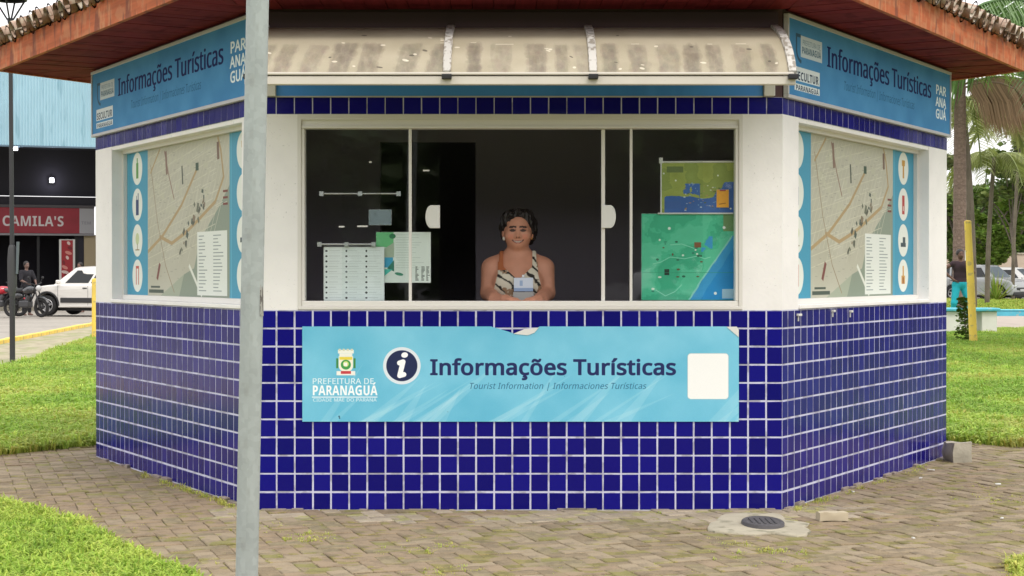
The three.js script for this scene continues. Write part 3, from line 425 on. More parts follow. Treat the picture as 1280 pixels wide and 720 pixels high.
// ------------------------------------------------------------ prints
const NAVY = '#13205a', FONT = 'sans-serif';
function mottle(g, w, h, base, amp, seed, sc = 3) { const im = g.createImageData(w, h), d = im.data; for (let j = 0; j < h; j++) for (let i = 0; i < w; i++) { const n = fbm(i / h * sc + seed, j / h * sc, 4) - 0.5, k = (j * w + i) * 4; for (let q = 0; q < 3; q++) d[k + q] = clamp(base[q] + amp[q] * n * 2, 0, 255); d[k + 3] = 255; } g.putImageData(im, 0, 0); }
function fit(g, text, x0, x1, y, size, style = '', skew = 0) { g.save(); g.font = `${style} ${size}px ${FONT}`; const w = g.measureText(text).width, s = (x1 - x0) / w; g.translate(x0, y); if (skew) g.transform(1, 0, -skew, 1, 0, 0); g.scale(s, 1); g.fillText(text, 0, 0); g.restore(); }
function crest(g, x, y, w, h) { // small coat of arms: mural crown, shield with a green hill, supporters, ribbon
  g.save(); g.translate(x, y); g.scale(w / 30, h / 36);
  g.fillStyle = '#eef0e4'; g.fillRect(4, 0, 22, 5); g.fillRect(6, 5, 18, 4); g.fillStyle = '#d9d7b8'; for (let i = 0; i < 4; i++) g.fillRect(5 + i * 5.6, -1.5, 3, 3);
  g.fillStyle = '#f3f0dc'; g.beginPath(); g.moveTo(5, 9); g.lineTo(25, 9); g.lineTo(25, 22); g.quadraticCurveTo(25, 30, 15, 32); g.quadraticCurveTo(5, 30, 5, 22); g.fill();
  g.fillStyle = '#e6d24a'; g.fillRect(6, 10, 18, 4); g.fillStyle = '#3d9a4c'; g.beginPath(); g.arc(15, 21, 7, 0, 6.3); g.fill(); g.fillStyle = '#cfe07a'; g.beginPath(); g.arc(15, 20, 4, 0, 6.3); g.fill(); g.fillStyle = '#f4f6ee'; g.fillRect(12, 18, 5, 5);
  g.fillStyle = '#3f8a44'; g.fillRect(1.5, 12, 3, 14); g.fillRect(25.5, 12, 3, 14); g.fillStyle = '#f1efe6'; g.fillRect(2, 30, 26, 6); g.fillStyle = '#c83a45'; g.fillRect(8, 30, 14, 4); g.restore();
}
{ // banner on the tiles
  const t = canvasTex(2048, 450, (g, w, h) => {
    mottle(g, w, h, [112, 193, 221], [26, 16, 12], 4, 2.2);
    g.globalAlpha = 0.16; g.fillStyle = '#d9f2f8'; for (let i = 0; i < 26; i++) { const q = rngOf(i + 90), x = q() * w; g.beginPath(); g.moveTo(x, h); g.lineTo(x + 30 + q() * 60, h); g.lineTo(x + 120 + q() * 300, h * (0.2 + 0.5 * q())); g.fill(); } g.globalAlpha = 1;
    const s = w / 546, X = (x) => (x - 378) * s, Y = (y) => (y - 407.5) * s;
    crest(g, X(419), Y(437), 27 * s, 32 * s);
    g.fillStyle = '#e3f3f8'; fit(g, 'PREFEITURA DE', X(390), X(468), Y(480), 8 * s * 1.3); g.fillStyle = '#f8fcfe'; fit(g, 'PARANAGUÁ', X(390), X(472), Y(494), 13 * s * 1.32, 'bold'); g.fillRect(X(390), Y(496), 82 * s, 1 * s); g.fillStyle = '#d8eef6'; fit(g, 'CIDADE MÃE DO PARANÁ', X(391), X(471), Y(502), 4.4 * s * 1.3);
    g.fillStyle = '#dfe7ee'; g.beginPath(); g.arc(X(502.5), Y(457), 23.5 * s, 0, 7); g.fill(); g.fillStyle = '#14224f'; g.beginPath(); g.arc(X(502.5), Y(457), 19.5 * s, 0, 7); g.fill();
    g.fillStyle = '#fdfefe'; g.beginPath(); g.ellipse(X(506), Y(443.5), 4.2 * s, 3.4 * s, -0.2, 0, 7); g.fill(); g.strokeStyle = '#fdfefe'; g.lineWidth = 6.2 * s; g.lineJoin = g.lineCap = 'round'; g.beginPath(); g.moveTo(X(499.5), Y(453.5)); g.lineTo(X(504), Y(452)); g.lineTo(X(499.8), Y(469.5)); g.lineTo(X(505), Y(468)); g.stroke();
    g.fillStyle = NAVY; g.strokeStyle = NAVY; fit(g, 'Informações Turísticas', X(537.5), X(846), Y(468.5), 26.5 * s, ''); g.save(); g.lineWidth = 5.5; g.font = `${26.5 * s}px ${FONT}`; const tw = g.measureText('Informações Turísticas').width; g.translate(X(537.5), Y(468.5)); g.scale((X(846) - X(537.5)) / tw, 1); g.strokeText('Informações Turísticas', 0, 0); g.restore();
    g.fillStyle = '#1b5f86'; fit(g, 'Tourist Information | Informaciones Turísticas', X(586), X(808), Y(486), 10.5 * s, '', 0.22);
    g.fillStyle = '#f4f6f4'; g.beginPath(); g.roundRect(X(860), Y(441.5), 51 * s, 57.5 * s, 4 * s); g.fill(); g.strokeStyle = '#b9c7c8'; g.lineWidth = 2; g.stroke(); 
    g.fillStyle = '#2d5a70'; for (const [x, y, r] of [[424, 521, 1.1], [424.6, 523, 0.9], [706, 470, 0.4], [560, 515, 0.4]]) { g.beginPath(); g.arc(X(x), Y(y), r * s, 0, 7); g.fill(); }
    grain(g, w, h, 9, 2);
  });
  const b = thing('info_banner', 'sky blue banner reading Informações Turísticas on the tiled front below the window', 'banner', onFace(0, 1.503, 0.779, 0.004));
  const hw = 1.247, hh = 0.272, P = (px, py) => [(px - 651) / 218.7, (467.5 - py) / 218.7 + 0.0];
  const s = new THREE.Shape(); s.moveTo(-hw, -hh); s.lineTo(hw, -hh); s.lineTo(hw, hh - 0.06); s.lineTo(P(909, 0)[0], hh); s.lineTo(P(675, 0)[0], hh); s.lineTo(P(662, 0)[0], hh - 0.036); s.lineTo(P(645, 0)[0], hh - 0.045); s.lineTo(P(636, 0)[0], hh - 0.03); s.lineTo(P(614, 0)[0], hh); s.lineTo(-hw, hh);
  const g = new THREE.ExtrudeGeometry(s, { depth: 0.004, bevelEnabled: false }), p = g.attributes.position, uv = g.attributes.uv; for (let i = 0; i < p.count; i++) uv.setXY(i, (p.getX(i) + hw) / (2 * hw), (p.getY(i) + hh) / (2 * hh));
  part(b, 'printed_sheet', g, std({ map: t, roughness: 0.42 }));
  const flap = (pts) => { const q = new THREE.Shape(pts.map(([x, y]) => new THREE.Vector2(x, y))); return new THREE.ExtrudeGeometry(q, { depth: 0.002, bevelEnabled: false }).translate(0, 0, 0.0055); };
  part(b, 'folded_flap', flap([[P(642, 0)[0], hh - 0.042], [P(660, 0)[0], hh - 0.050], [P(668, 0)[0], hh - 0.036], [P(674, 0)[0], hh - 0.006], [P(655, 0)[0], hh - 0.016]]), M.whitePlastic, 'white torn flap folded over the top edge');
  part(b, 'folded_corner', flap([[P(908, 0)[0], hh - 0.001], [hw - 0.001, hh - 0.061], [hw - 0.001, hh - 0.02], [hw - 0.012, hh - 0.001]]), M.whitePlastic, 'white folded corner');
}
{ // fascia sign boards over the side faces (same print), and the plain one over the front
  const t = canvasTex(2048, 288, (g, w, h) => {
    mottle(g, w, h, [76, 142, 194], [12, 14, 12], 8, 2); const s = w / 3.3, X = (u) => u * s, Y = (y) => (2.84 - y) * h / 0.47;
    g.strokeStyle = '#3d5f78'; g.lineWidth = 13; g.beginPath(); g.moveTo(X(0.20), Y(2.75)); g.lineTo(X(0.13), Y(2.75)); g.lineTo(X(0.13), Y(2.66)); g.quadraticCurveTo(X(0.14), Y(2.60), X(0.21), Y(2.59)); g.stroke();
    g.fillStyle = '#c9d6dc'; g.fillRect(X(0.2), Y(2.755), X(0.36), 82); g.fillStyle = '#6f8ea2'; fit(g, 'PREFEITURA DE', X(0.23), X(0.53), Y(2.70), 28); g.fillStyle = '#41637c'; fit(g, 'PARANAGUÁ', X(0.22), X(0.54), Y(2.645), 36, 'bold');
    g.fillStyle = '#dde6ea'; g.fillRect(X(0.1), Y(2.555), X(0.42), 54); g.fillRect(X(0.1), Y(2.45), X(0.42), 26); g.fillStyle = '#1d3350'; fit(g, 'SECULTUR', X(0.11), X(0.5), Y(2.475), 44, 'bold'); fit(g, 'PARANAGUÁ', X(0.12), X(0.5), Y(2.41), 26, 'bold');
    g.fillStyle = NAVY; fit(g, 'Informações Turísticas', X(0.645), X(2.83), Y(2.612), 112); for (const o of [-4, -2, 2, 4]) fit(g, 'Informações Turísticas', X(0.645) + o, X(2.83) + o, Y(2.612), 112); g.fillStyle = '#28628a'; fit(g, 'Tourist Information | Informaciones Turísticas', X(0.95), X(2.42), Y(2.49), 50, '', 0.2);
    g.fillStyle = '#e9f4f8'; g.strokeStyle = '#e9f4f8'; g.lineWidth = 3; ['PAR', 'ANA', 'GUÁ'].forEach((l, i) => { g.font = `58px ${FONT}`; const ww = g.measureText(l).width, q = (X(3.2) - X(2.94)) / ww; g.save(); g.translate(X(2.94), Y(2.66) + i * 57); g.scale(q, 1); g.fillText(l, 0, 0); g.strokeText(l, 0, 0); g.restore(); });
    grain(g, w, h, 8, 3);
  });
  const face = phy({ map: t, roughness: 0.65, specularIntensity: 0.2 }), rim = std({ color: lin(0.52, 0.52, 0.54), roughness: 0.5 });
  for (const [i, label] of [[1, 'blue sign board reading Informações Turísticas above the right hand map window'], [5, 'blue sign board reading Informações Turísticas above the left hand map window']]) {
    const L = faceLen(i), b = thing('sign_board', label, 'sign', onFace(i, L / 2, 2.6, 0), faceTurn(i));
    part(b, 'panel', boxUV(bx(-L / 2 + 0.018, L / 2 - 0.018, -0.222, 0.217, 0.004, 0.024)), std({ color: lin(0.2, 0.3, 0.36) }));
    part(b, 'print', new THREE.PlaneGeometry(L - 0.036, 0.439).translate(0, -0.0025, 0.0265), face);
    part(b, 'frame', boxUV(merge([rbx(-L / 2, L / 2, -0.243, -0.222, 0.003, 0.036, 0.003), rbx(-L / 2, L / 2, 0.217, 0.238, 0.003, 0.036, 0.003), rbx(-L / 2, -L / 2 + 0.018, -0.2215, 0.2165, 0.003, 0.034, 0.003), rbx(L / 2 - 0.018, L / 2, -0.2215, 0.2165, 0.003, 0.034, 0.003)])), rim);
  }
  const f = thing('front_sign_board', 'plain blue strip above the front window, under the curved awning', 'sign', onFace(0, 1.5, 2.6, 0), 0);
  part(f, 'panel', boxUV(bx(-1.395, 1.382, -0.235, -0.125, 0.002, 0.03)), std({ map: canvasTex(512, 128, (g, w, h) => { mottle(g, w, h, [66, 140, 222], [10, 12, 12], 3, 2); }), roughness: 0.4 }));
  part(f, 'frame', boxUV(rbx(-1.395, 1.382, -0.2415, -0.2355, 0.002, 0.034, 0.002)), rim);
  for (const x of [-1.45, 1.386]) part(f, 'end_block', boxUV(rbx(x, x + 0.062, -0.238, -0.14, 0.002, 0.06, 0.004)), M.frameDull);
  for (const [a, b] of [[-0.12, 0.0], [0.004, 0.12], [0.124, 0.245]]) part(f, 'shade_board', boxUV(rbx(-1.47, 1.47, a, b, 0.002, 0.026, 0.003)), std({ color: lin(0.055, 0.03, 0.045), roughness: 0.7 }));  // boards coloured dark to stand in for the shade above the awning
}
{ // town maps in the side windows
  const t = canvasTex(1536, 608, (g, w, h) => {
    const s = w / 2.58, X = (u) => (u - 0.254) * s, Y = (y) => (2.213 - y) * h / 1.02;
    mottle(g, w, h, [190, 187, 171], [10, 10, 12], 6, 3);
    // water and land
    g.fillStyle = '#8f9a8c'; g.beginPath(); g.moveTo(X(2.36), Y(1.90)); g.lineTo(X(2.16), Y(1.76)); g.lineTo(X(1.98), Y(1.66)); g.lineTo(X(1.80), Y(1.55)); g.lineTo(X(1.70), Y(1.38)); g.lineTo(X(1.50), Y(1.34)); g.lineTo(X(1.18), Y(1.19)); g.lineTo(X(2.36), Y(1.19)); g.fill();
    g.fillStyle = '#a9b09e'; g.beginPath(); g.moveTo(X(1.5), Y(1.34)); g.lineTo(X(1.0), Y(1.19)); g.lineTo(X(1.4), Y(1.19)); g.fill();
    g.strokeStyle = '#e5e6dd'; g.lineWidth = 16; g.beginPath(); g.moveTo(X(1.6), Y(1.40)); g.lineTo(X(1.85), Y(1.2)); g.stroke();
    // street grid
    g.strokeStyle = '#cfccb8'; g.lineWidth = 3; for (let i = 0; i < 26; i++) { g.beginPath(); g.moveTo(X(0.75 + i * 0.07), Y(2.2)); g.lineTo(X(0.75 + i * 0.07 - 0.5), Y(1.5)); g.stroke(); } for (let i = 0; i < 12; i++) { g.beginPath(); g.moveTo(X(0.74), Y(2.15 - i * 0.07)); g.lineTo(X(2.1), Y(2.36 - i * 0.07)); g.stroke(); }
    g.fillStyle = '#c4c2ae'; for (let i = 0; i < 40; i++) { const q = rngOf(i + 400); g.fillRect(X(0.8 + q() * 1.2), Y(2.18 - q() * 0.5), 20 + q() * 30, 12 + q() * 18); }
    g.fillStyle = '#4f5a52'; g.font = `22px ${FONT}`; g.fillRect(X(0.76), Y(1.235), 190, 14); g.fillRect(X(0.8), Y(1.26), 120, 8);
    g.strokeStyle = '#d6d4c4'; g.lineWidth = 2; for (let i = 0; i < 120; i++) { const q = rngOf(i + 900), u = 0.78 + 1.35 * q(), y = 1.45 + 0.72 * q(), L = 0.05 + 0.16 * q(), v = q() < 0.5; if (u > 1.7 && y < 1.75) continue; g.beginPath(); g.moveTo(X(u), Y(y)); g.lineTo(X(u + (v ? L : -L * 0.45)), Y(y + (v ? L * 0.16 : -L * 0.62))); g.stroke(); } g.fillStyle = '#98968a'; for (let i = 0; i < 150; i++) { const q = rngOf(i + 1300), u = 0.78 + 1.4 * q(), y = 1.3 + 0.88 * q(); if (u > 1.65 && y < 1.7) continue; g.globalAlpha = 0.6; g.fillRect(X(u), Y(y), 8 + 22 * q(), 3); } g.globalAlpha = 1;
    g.lineJoin = g.lineCap = 'round'; const road = (pts, wd, c) => { g.strokeStyle = c; g.lineWidth = wd; g.beginPath(); pts.forEach(([u, y], i) => (i ? g.lineTo(X(u), Y(y)) : g.moveTo(X(u), Y(y)))); g.stroke(); };
    road([[0.74, 1.50], [1.05, 1.60], [1.45, 1.80], [1.75, 2.02]], 15, '#b59c74'); road([[1.0, 1.6], [1.25, 1.55], [1.55, 1.62], [1.8, 1.70], [2.1, 1.80], [2.25, 1.95], [2.2, 2.12], [2.15, 2.2]], 15, '#b59c74'); road([[0.8, 2.1], [0.95, 1.7], [1.12, 1.4], [1.3, 1.22]], 6, '#9c8a72'); road([[0.8, 2.05], [1.0, 2.2]], 10, '#b59c74'); road([[1.1, 2.18], [1.2, 2.0], [1.3, 1.85]], 9, '#9a7f72');
    const blot = (u, y, a, b, c, r = 0) => { g.save(); g.translate(X(u), Y(y)); g.rotate(r); g.fillStyle = c; g.fillRect(-a / 2, -b / 2, a, b); g.restore(); };
    blot(1.14, 2.1, 22, 96, '#8b6f62', -0.15); blot(1.47, 2.0, 15, 74, '#575c50', -0.12); blot(2.15, 2.12, 24, 66, '#7c6152', -0.1); blot(1.76, 2.04, 34, 30, '#44584a'); blot(0.97, 1.36, 22, 74, '#804a46', 0.5); blot(2.28, 1.86, 50, 8, '#7b3b33'); blot(2.28, 1.82, 50, 8, '#7b3b33'); blot(2.28, 1.78, 50, 8, '#7b3b33');
    for (let i = 0; i < 26; i++) { const q = rngOf(i + 70), a = q(), u = 1.45 + 0.5 * a + 0.16 * (q() - 0.5), y = 1.5 + 0.36 * a + 0.12 * (q() - 0.5); blot(u, y, 10 + q() * 16, 10 + q() * 20, ['#5b5c50', '#6b705f', '#857662', '#4d5a52'][i % 4], q()); }
    g.fillStyle = '#e8ebe6'; g.fillRect(X(1.76), Y(1.615), X(2.31) - X(1.76), Y(1.205) - Y(1.615)); g.fillStyle = '#8b9696'; for (let i = 0; i < 17; i++) for (let c = 0; c < 2; c++) { const q = rngOf(i * 7 + c); g.fillRect(X(1.79 + c * 0.27), Y(1.59 - i * 0.022), 40 + q() * 70, 3.4); }
    // blue margins with round pictures
    for (const [a, b] of [[0.254, 0.734], [2.354, 2.834]]) { g.fillStyle = '#4a9dbe'; g.fillRect(X(a), 0, X(b) - X(a), h); g.fillStyle = '#5fb0cd'; g.fillRect(X(a) + 12, 0, 10, h); }
    const ic = [['#5f9a4a', '#2f4070', '#c9d3a6', '#c2564a'], ['#c9963d', '#b83d3d', '#3c4a52', '#d29a45']];
    [[0.494], [2.594]].forEach(([u], side) => [2.095, 1.838, 1.582, 1.33].forEach((y, i) => {
      const cx = X(u), cy = Y(y), r = 0.116 * s; g.fillStyle = '#eceee8'; g.beginPath(); g.arc(cx, cy, r, 0, 7); g.fill(); g.fillStyle = ic[side][i];
      const b = (x, yy, ww, hh) => g.fillRect(cx + x * r, cy + yy * r, ww * r, hh * r);
      if (side === 0 && i === 0) { b(-0.22, -0.35, 0.44, 0.95); b(-0.1, -0.65, 0.2, 0.4); } else if (side === 0 && i === 1) { b(-0.28, -0.3, 0.56, 0.95); b(-0.2, -0.55, 0.1, 0.3); b(0.1, -0.7, 0.14, 0.5); } else if (side === 0 && i === 2) { g.beginPath(); g.arc(cx, cy - 0.1 * r, 0.36 * r, 0, 7); g.fill(); g.fillStyle = '#8a7a50'; b(-0.05, 0.2, 0.1, 0.4); b(-0.4, 0.55, 0.8, 0.06); } else if (side === 0) { b(-0.3, -0.5, 0.14, 1.05); b(0.16, -0.5, 0.14, 1.05); b(-0.3, -0.6, 0.6, 0.16); } else if (i === 0) { b(-0.3, -0.5, 0.6, 0.35); b(-0.14, -0.15, 0.28, 0.75); } else if (i === 1) { b(-0.24, -0.55, 0.48, 1.15); g.fillStyle = '#e8d3c8'; b(-0.08, 0.1, 0.16, 0.3); } else if (i === 2) { b(-0.5, 0.15, 1.0, 0.25); b(-0.1, -0.2, 0.5, 0.35); } else { b(-0.12, -0.6, 0.24, 0.6); b(-0.34, 0, 0.68, 0.5); g.fillStyle = '#8a4a30'; b(-0.1, 0.1, 0.2, 0.4); }
    }));
    grain(g, w, h, 10, 4);
  });
  const mat = phy({ map: t, color: lin(0.88, 0.9, 0.88), roughness: 0.4, specularIntensity: 0.38 });
  for (const [i, a, b, label] of [[1, 0.268, faceLen(1) - 0.462, 'town map with blue margins and round pictures filling the right hand window'], [5, 0.425, faceLen(5) - 0.265, 'town map with blue margins and round pictures in the left window beside the pole']]) {
    const m = thing('town_map', label, 'map', onFace(i, (a + b) / 2, 1.7075, -0.112), faceTurn(i));
    part(m, 'printed_panel', new RoundedBoxGeometry(b - a, 1.012, 0.006, 1, 0.001), std({ color: lin(0.7, 0.7, 0.68) }));
    part(m, 'map_print', new THREE.PlaneGeometry(b - a - 0.002, 1.01).translate(0, 0, 0.0042), mat);
  }
}
{ // the curved awning over the front window
  const a = thing('awning', 'curved beige polycarbonate awning with white arms over the front window', 'awning', onFace(0, 1.497, 2.36, 0.03), 0);
  const arc = (t) => { const a0 = 0.5, a1 = 1.32, th = lerp(a0, a1, t); return [0.045 + 0.62 * (Math.sin(th) - Math.sin(a0)) / (Math.sin(a1) - Math.sin(a0)), 0.385 - 0.33 * (Math.cos(a0) - Math.cos(th)) / (Math.cos(a0) - Math.cos(a1))]; };    // [outward, up]
  const dirt = canvasTex(2048, 512, (g, w, h) => {
    mottle(g, w, h, [178, 168, 145], [12, 12, 13], 2, 4);
    let x = 20, n = 0; while (x < w) { const q = rngOf(n * 13 + 5), ww = 40 + 46 * q(), top = h * (0.5 + 0.05 * q()), lean = x / w < 0.36 ? -34 * (0.6 + 0.6 * q()) : 6 * (q() - 0.5), al = 0.16 + 0.2 * q(), ragged = q(); n++;
      if (q() > 0.12) { for (let k = 0; k < 150; k++) { const t = q(), xx = x + q() * ww + lean * t, fade = ragged < 0.4 && q() < 0.4; if (fade) continue; g.globalAlpha = al * (0.10 + 0.25 * q()); g.fillStyle = ['#6a5f54', '#7b7062', '#5e554c', '#857a6a'][k % 4]; g.beginPath(); g.ellipse(xx, top + 14 + t * (h - top), 5 + 13 * q(), 10 + 34 * q(), 0.1 * (q() - 0.5), 0, 7); g.fill(); }
        g.globalAlpha = al * 0.75; g.fillStyle = '#7f7668'; g.beginPath(); g.moveTo(x, top + 10 * q()); g.lineTo(x + ww * 0.5, top + 6 * q()); g.lineTo(x + ww, top + 12 * q()); g.lineTo(x + ww + lean * 0.6, h * 0.8); g.lineTo(x + ww * (0.7 + 0.3 * q()) + lean, h); g.lineTo(x + ww * 0.2 * q() + lean, h); g.lineTo(x + lean * 0.5 + 6 * q(), h * 0.75); g.fill();
        if (q() < 0.55) { g.globalAlpha = 0.6; g.fillStyle = '#ece4d0'; g.fillRect(x + ww * 0.3 * q(), top - 9, ww * (0.35 + 0.5 * q()), 7); } }
      x += ww + 24 + 52 * q(); }
    g.globalAlpha = 0.7; for (let i = 0; i < 36; i++) { const q = rngOf(i + 777), x = q() * w, y = h * (0.3 + 0.65 * q()); g.fillStyle = q() < 0.3 ? '#4e463f' : '#efe6d2'; g.beginPath(); g.ellipse(x, y, 5 + 8 * q(), 3 + 6 * q(), q(), 0, 7); g.fill(); } g.globalAlpha = 1; grain(g, w, h, 10, 9);
  });
  const skin = phy({ map: dirt, roughness: 0.5, transmission: 0.12, thickness: 0, specularIntensity: 0.5 });
  const xs = [-1.437, -0.388, 0.387, 1.444], N = 20;
  for (let k = 0; k < 3; k++) { // each sheet between two arms, 3 mm thick with closed edges
    const x0 = xs[k] + (k ? 0.012 : 0), x1 = xs[k + 1] - (k < 2 ? 0.012 : 0), p = [], uv = [], q4 = (A, B, C, D) => { for (const v of [A, B, C, A, C, D]) { p.push(v[0], v[1], v[2]); uv.push((v[0] + 1.444) / 2.888, 1 - v[3]); } };
    const P = (x, t, o) => { const [z, y] = arc(t), [z2, y2] = arc(t + 0.001), L = Math.hypot(z2 - z, y2 - y); return [x, y + o * (z2 - z) / L, z - o * (y2 - y) / L, t]; };
    for (let i = 0; i < N; i++) { const t0 = i / N, t1 = (i + 1) / N; q4(P(x0, t1, 0), P(x1, t1, 0), P(x1, t0, 0), P(x0, t0, 0)); }
    const g = new THREE.BufferGeometry(); g.setAttribute('position', new THREE.Float32BufferAttribute(p, 3)); g.setAttribute('uv', new THREE.Float32BufferAttribute(uv, 2)); g.computeVertexNormals();
    const sm = toCreasedNormals(g, 0.6); part(a, 'canopy_sheet', sm, skin);
  }
  const armMat = std({ map: colorTex(256, (u, v) => { const s = 0.8 * sstep(0.5, 0.66, fbm(u * 22, v * 22, 4, 22)), k = 0.85 + 0.3 * fbm(u * 5, v * 5, 4, 5); return [lerp(0.52 * k, 0.2, s), lerp(0.50 * k, 0.17, s), lerp(0.46 * k, 0.13, s)]; }), roughness: 0.6 });
  xs.forEach((x) => {
    const s = new THREE.Shape(), top = [], bot = []; for (let i = 0; i <= N; i++) { const [z, y] = arc(i / N); top.push([z, y + 0.014]); bot.push([z - 0.02, y - 0.025]); }
    s.moveTo(...top[0]); top.slice(1).forEach((p) => s.lineTo(...p)); bot.reverse().forEach((p) => s.lineTo(...p));
    const g = new THREE.ExtrudeGeometry(s, { depth: 0.038, bevelEnabled: true, bevelSize: 0.003, bevelThickness: 0.003, bevelSegments: 1 }).rotateY(-Math.PI / 2).translate(x + 0.019, 0, 0);
    part(a, 'arm', boxUV(g, 2), armMat); part(a, 'end_bracket', rbx(x - 0.026, x + 0.026, 0.022, 0.048, 0.655, 0.702, 0.004), M.black);
  });
  part(a, 'front_rail', boxUV(merge([rbx(-1.462, 1.462, -0.006, 0.041, 0.628, 0.664, 0.006), rbx(-1.45, 1.45, 0.046, 0.060, 0.632, 0.672, 0.004)])), std({ map: plasterT, color: lin(0.78, 0.74, 0.67), roughness: 0.6 }));
}
{ // papers behind the front glass
  const sheetOf = (name, label, cat, px0, px1, py0, py1, d, draw, n = 3, tex = 512) => {
    const s = d / 2115, w = (px1 - px0) * s, h = (py1 - py0) * s, o = thing(name, label, cat, [((px0 + px1) / 2 - 640) * s, 1.353 + (HORIZON - (py0 + py1) / 2) * s, -d], 0);
    const k = tex / Math.max(w, h), t = canvasTex(Math.round(w * k), Math.round(h * k), (g, W_, H_) => { draw(g, W_, H_); grain(g, W_, H_, 8, n); });
    part(o, 'card', new RoundedBoxGeometry(w, h, 0.003, 1, 0.0008), std({ color: lin(0.6, 0.6, 0.58) })); part(o, 'print', new THREE.PlaneGeometry(w - 0.002, h - 0.002).translate(0, 0, 0.0026), std({ map: t, roughness: 0.5 })); return o;
  };
  sheetOf('price_sheet', 'white printed sheet with three columns of dark marks, low in the left pane', 'notice', 404.5, 480.5, 308.5, 376, 9.80, (g, w, h) => {
    g.fillStyle = '#e3eceb'; g.fillRect(0, 0, w, h); g.strokeStyle = '#c3cdcd'; g.lineWidth = 2;
    for (let r = 0; r < 10; r++) { const y = h * (0.05 + r * 0.097); g.beginPath(); g.moveTo(w * 0.08, y + h * 0.06); g.lineTo(w * 0.96, y + h * 0.06); g.stroke(); for (let c = 0; c < 3; c++) { const q = rngOf(r * 3 + c + 5); g.fillStyle = ['#34383c', '#5b6468', '#22262a', '#7d888c'][Math.floor(q() * 4)]; const x = w * (0.045 + c * 0.33); g.beginPath(); g.ellipse(x, y + h * 0.025, w * (0.014 + 0.008 * q()), h * (0.014 + 0.008 * q()), 0, 0, 7); g.fill(); g.fillStyle = '#c9d2d2'; g.fillRect(x + w * 0.04, y + h * 0.015, w * (0.12 + 0.1 * q()), h * 0.012); } }
  }, 4);
  sheetOf('leaflet_poster', 'white and green leaflet poster behind the left mullion of the window', 'poster', 470, 538.5, 290, 353.5, 9.815, (g, w, h) => {
    g.fillStyle = '#dfeae4'; g.fillRect(0, 0, w, h); g.fillStyle = '#6cc183'; g.fillRect(0, 0, w * 0.32, h * 0.3); g.fillStyle = '#2f7d55'; g.beginPath(); g.ellipse(w * 0.3, h * 0.08, w * 0.06, h * 0.05, 0, 0, 7); g.fill(); g.fillStyle = '#a9b8a4'; g.beginPath(); g.moveTo(0, h * 0.42); g.quadraticCurveTo(w * 0.2, h * 0.3, w * 0.33, h * 0.2); g.lineTo(w * 0.33, h * 0.5); g.lineTo(0, h * 0.52); g.fill(); g.fillStyle = '#3aa0c8'; g.fillRect(0, h * 0.5, w * 0.31, h * 0.2); g.fillStyle = '#2d7a6a'; g.beginPath(); g.moveTo(w * 0.33, h * 0.55); g.lineTo(w * 0.2, h * 0.72); g.lineTo(w * 0.33, h * 0.78); g.fill(); g.fillStyle = '#4cc0b2'; g.beginPath(); g.moveTo(0, h * 0.72); g.lineTo(w * 0.3, h * 0.74); g.lineTo(0, h); g.fill(); g.fillStyle = '#3e8a70'; g.beginPath(); g.ellipse(w * 0.42, h * 0.83, w * 0.08, h * 0.03, 0.2, 0, 7); g.fill();
    g.fillStyle = '#bccac4'; for (let i = 0; i < 14; i++) g.fillRect(w * 0.36, h * (0.05 + i * 0.05), w * (0.3 + 0.25 * hash(i, 2)), h * 0.008); g.fillStyle = '#58625f'; for (const x of [0.72, 0.83, 0.92]) for (let i = 0; i < 12; i++) g.fillRect(w * x, h * (0.68 + i * 0.024), w * 0.045 * (0.5 + hash(i, x * 100)), h * 0.014);
  }, 5);
  sheetOf('grey_card', 'small blank grey-blue card on the dark left pane above the leaflet poster', 'card', 461, 489.5, 262, 281.5, 9.76, (g, w, h) => { mottle(g, w, h, [128, 143, 152], [8, 8, 8], 4); }, 6, 128);
  const map1 = sheetOf('regional_map', 'olive green and blue map hanging from a white rod, upper in the right pane', 'map', 825.5, 920, 203, 266, 9.80, (g, w, h) => {
    const im = g.createImageData(w, h), d = im.data; for (let j = 0; j < h; j++) for (let i = 0; i < w; i++) { const x = i / w, y = j / h, n = fbm(x * 5 + 3, y * 4 + 8, 5), sea = (x > 0.86 - 0.5 * (y - 0.3) * (y > 0.3 ? 1 : 0) + 0.25 * (n - 0.5) && y > 0.25 + 0.2 * n) || (y > 0.72 + 0.3 * (n - 0.5) && x > 0.05) || (x > 0.3 && x < 0.52 && y > 0.42 && n > 0.52), k = (j * w + i) * 4; const c = sea ? [62, 104, 176] : n > 0.55 ? [140, 156, 74] : [160, 172, 84]; for (let q = 0; q < 3; q++) d[k + q] = c[q] + 30 * (n - 0.5); d[k + 3] = 255; } g.putImageData(im, 0, 0);
    for (let i = 0; i < 60; i++) { const q = rngOf(i + 31); g.fillStyle = ['#e8efe6', '#8fb4d8', '#5a6a3c', '#b98f6a'][i % 4]; g.globalAlpha = 0.8; g.fillRect(w * (0.3 + 0.5 * q()), h * (0.4 + 0.55 * q()), 3 + 14 * q(), 3 + 6 * q()); } g.globalAlpha = 1; g.fillStyle = '#6d7d45'; g.fillRect(w * 0.08, h * 0.08, w * 0.22, h * 0.12); g.fillStyle = '#3d62a8'; g.fillRect(w * 0.05, h * 0.78, w * 0.22, h * 0.14); g.fillStyle = '#e6ece2'; for (const [x, y] of [[0.04, 0.22], [0.2, 0.36], [0.76, 0.26], [0.93, 0.92]]) { g.beginPath(); g.arc(w * x, h * y, 6, 0, 7); g.fill(); }
  }, 7);
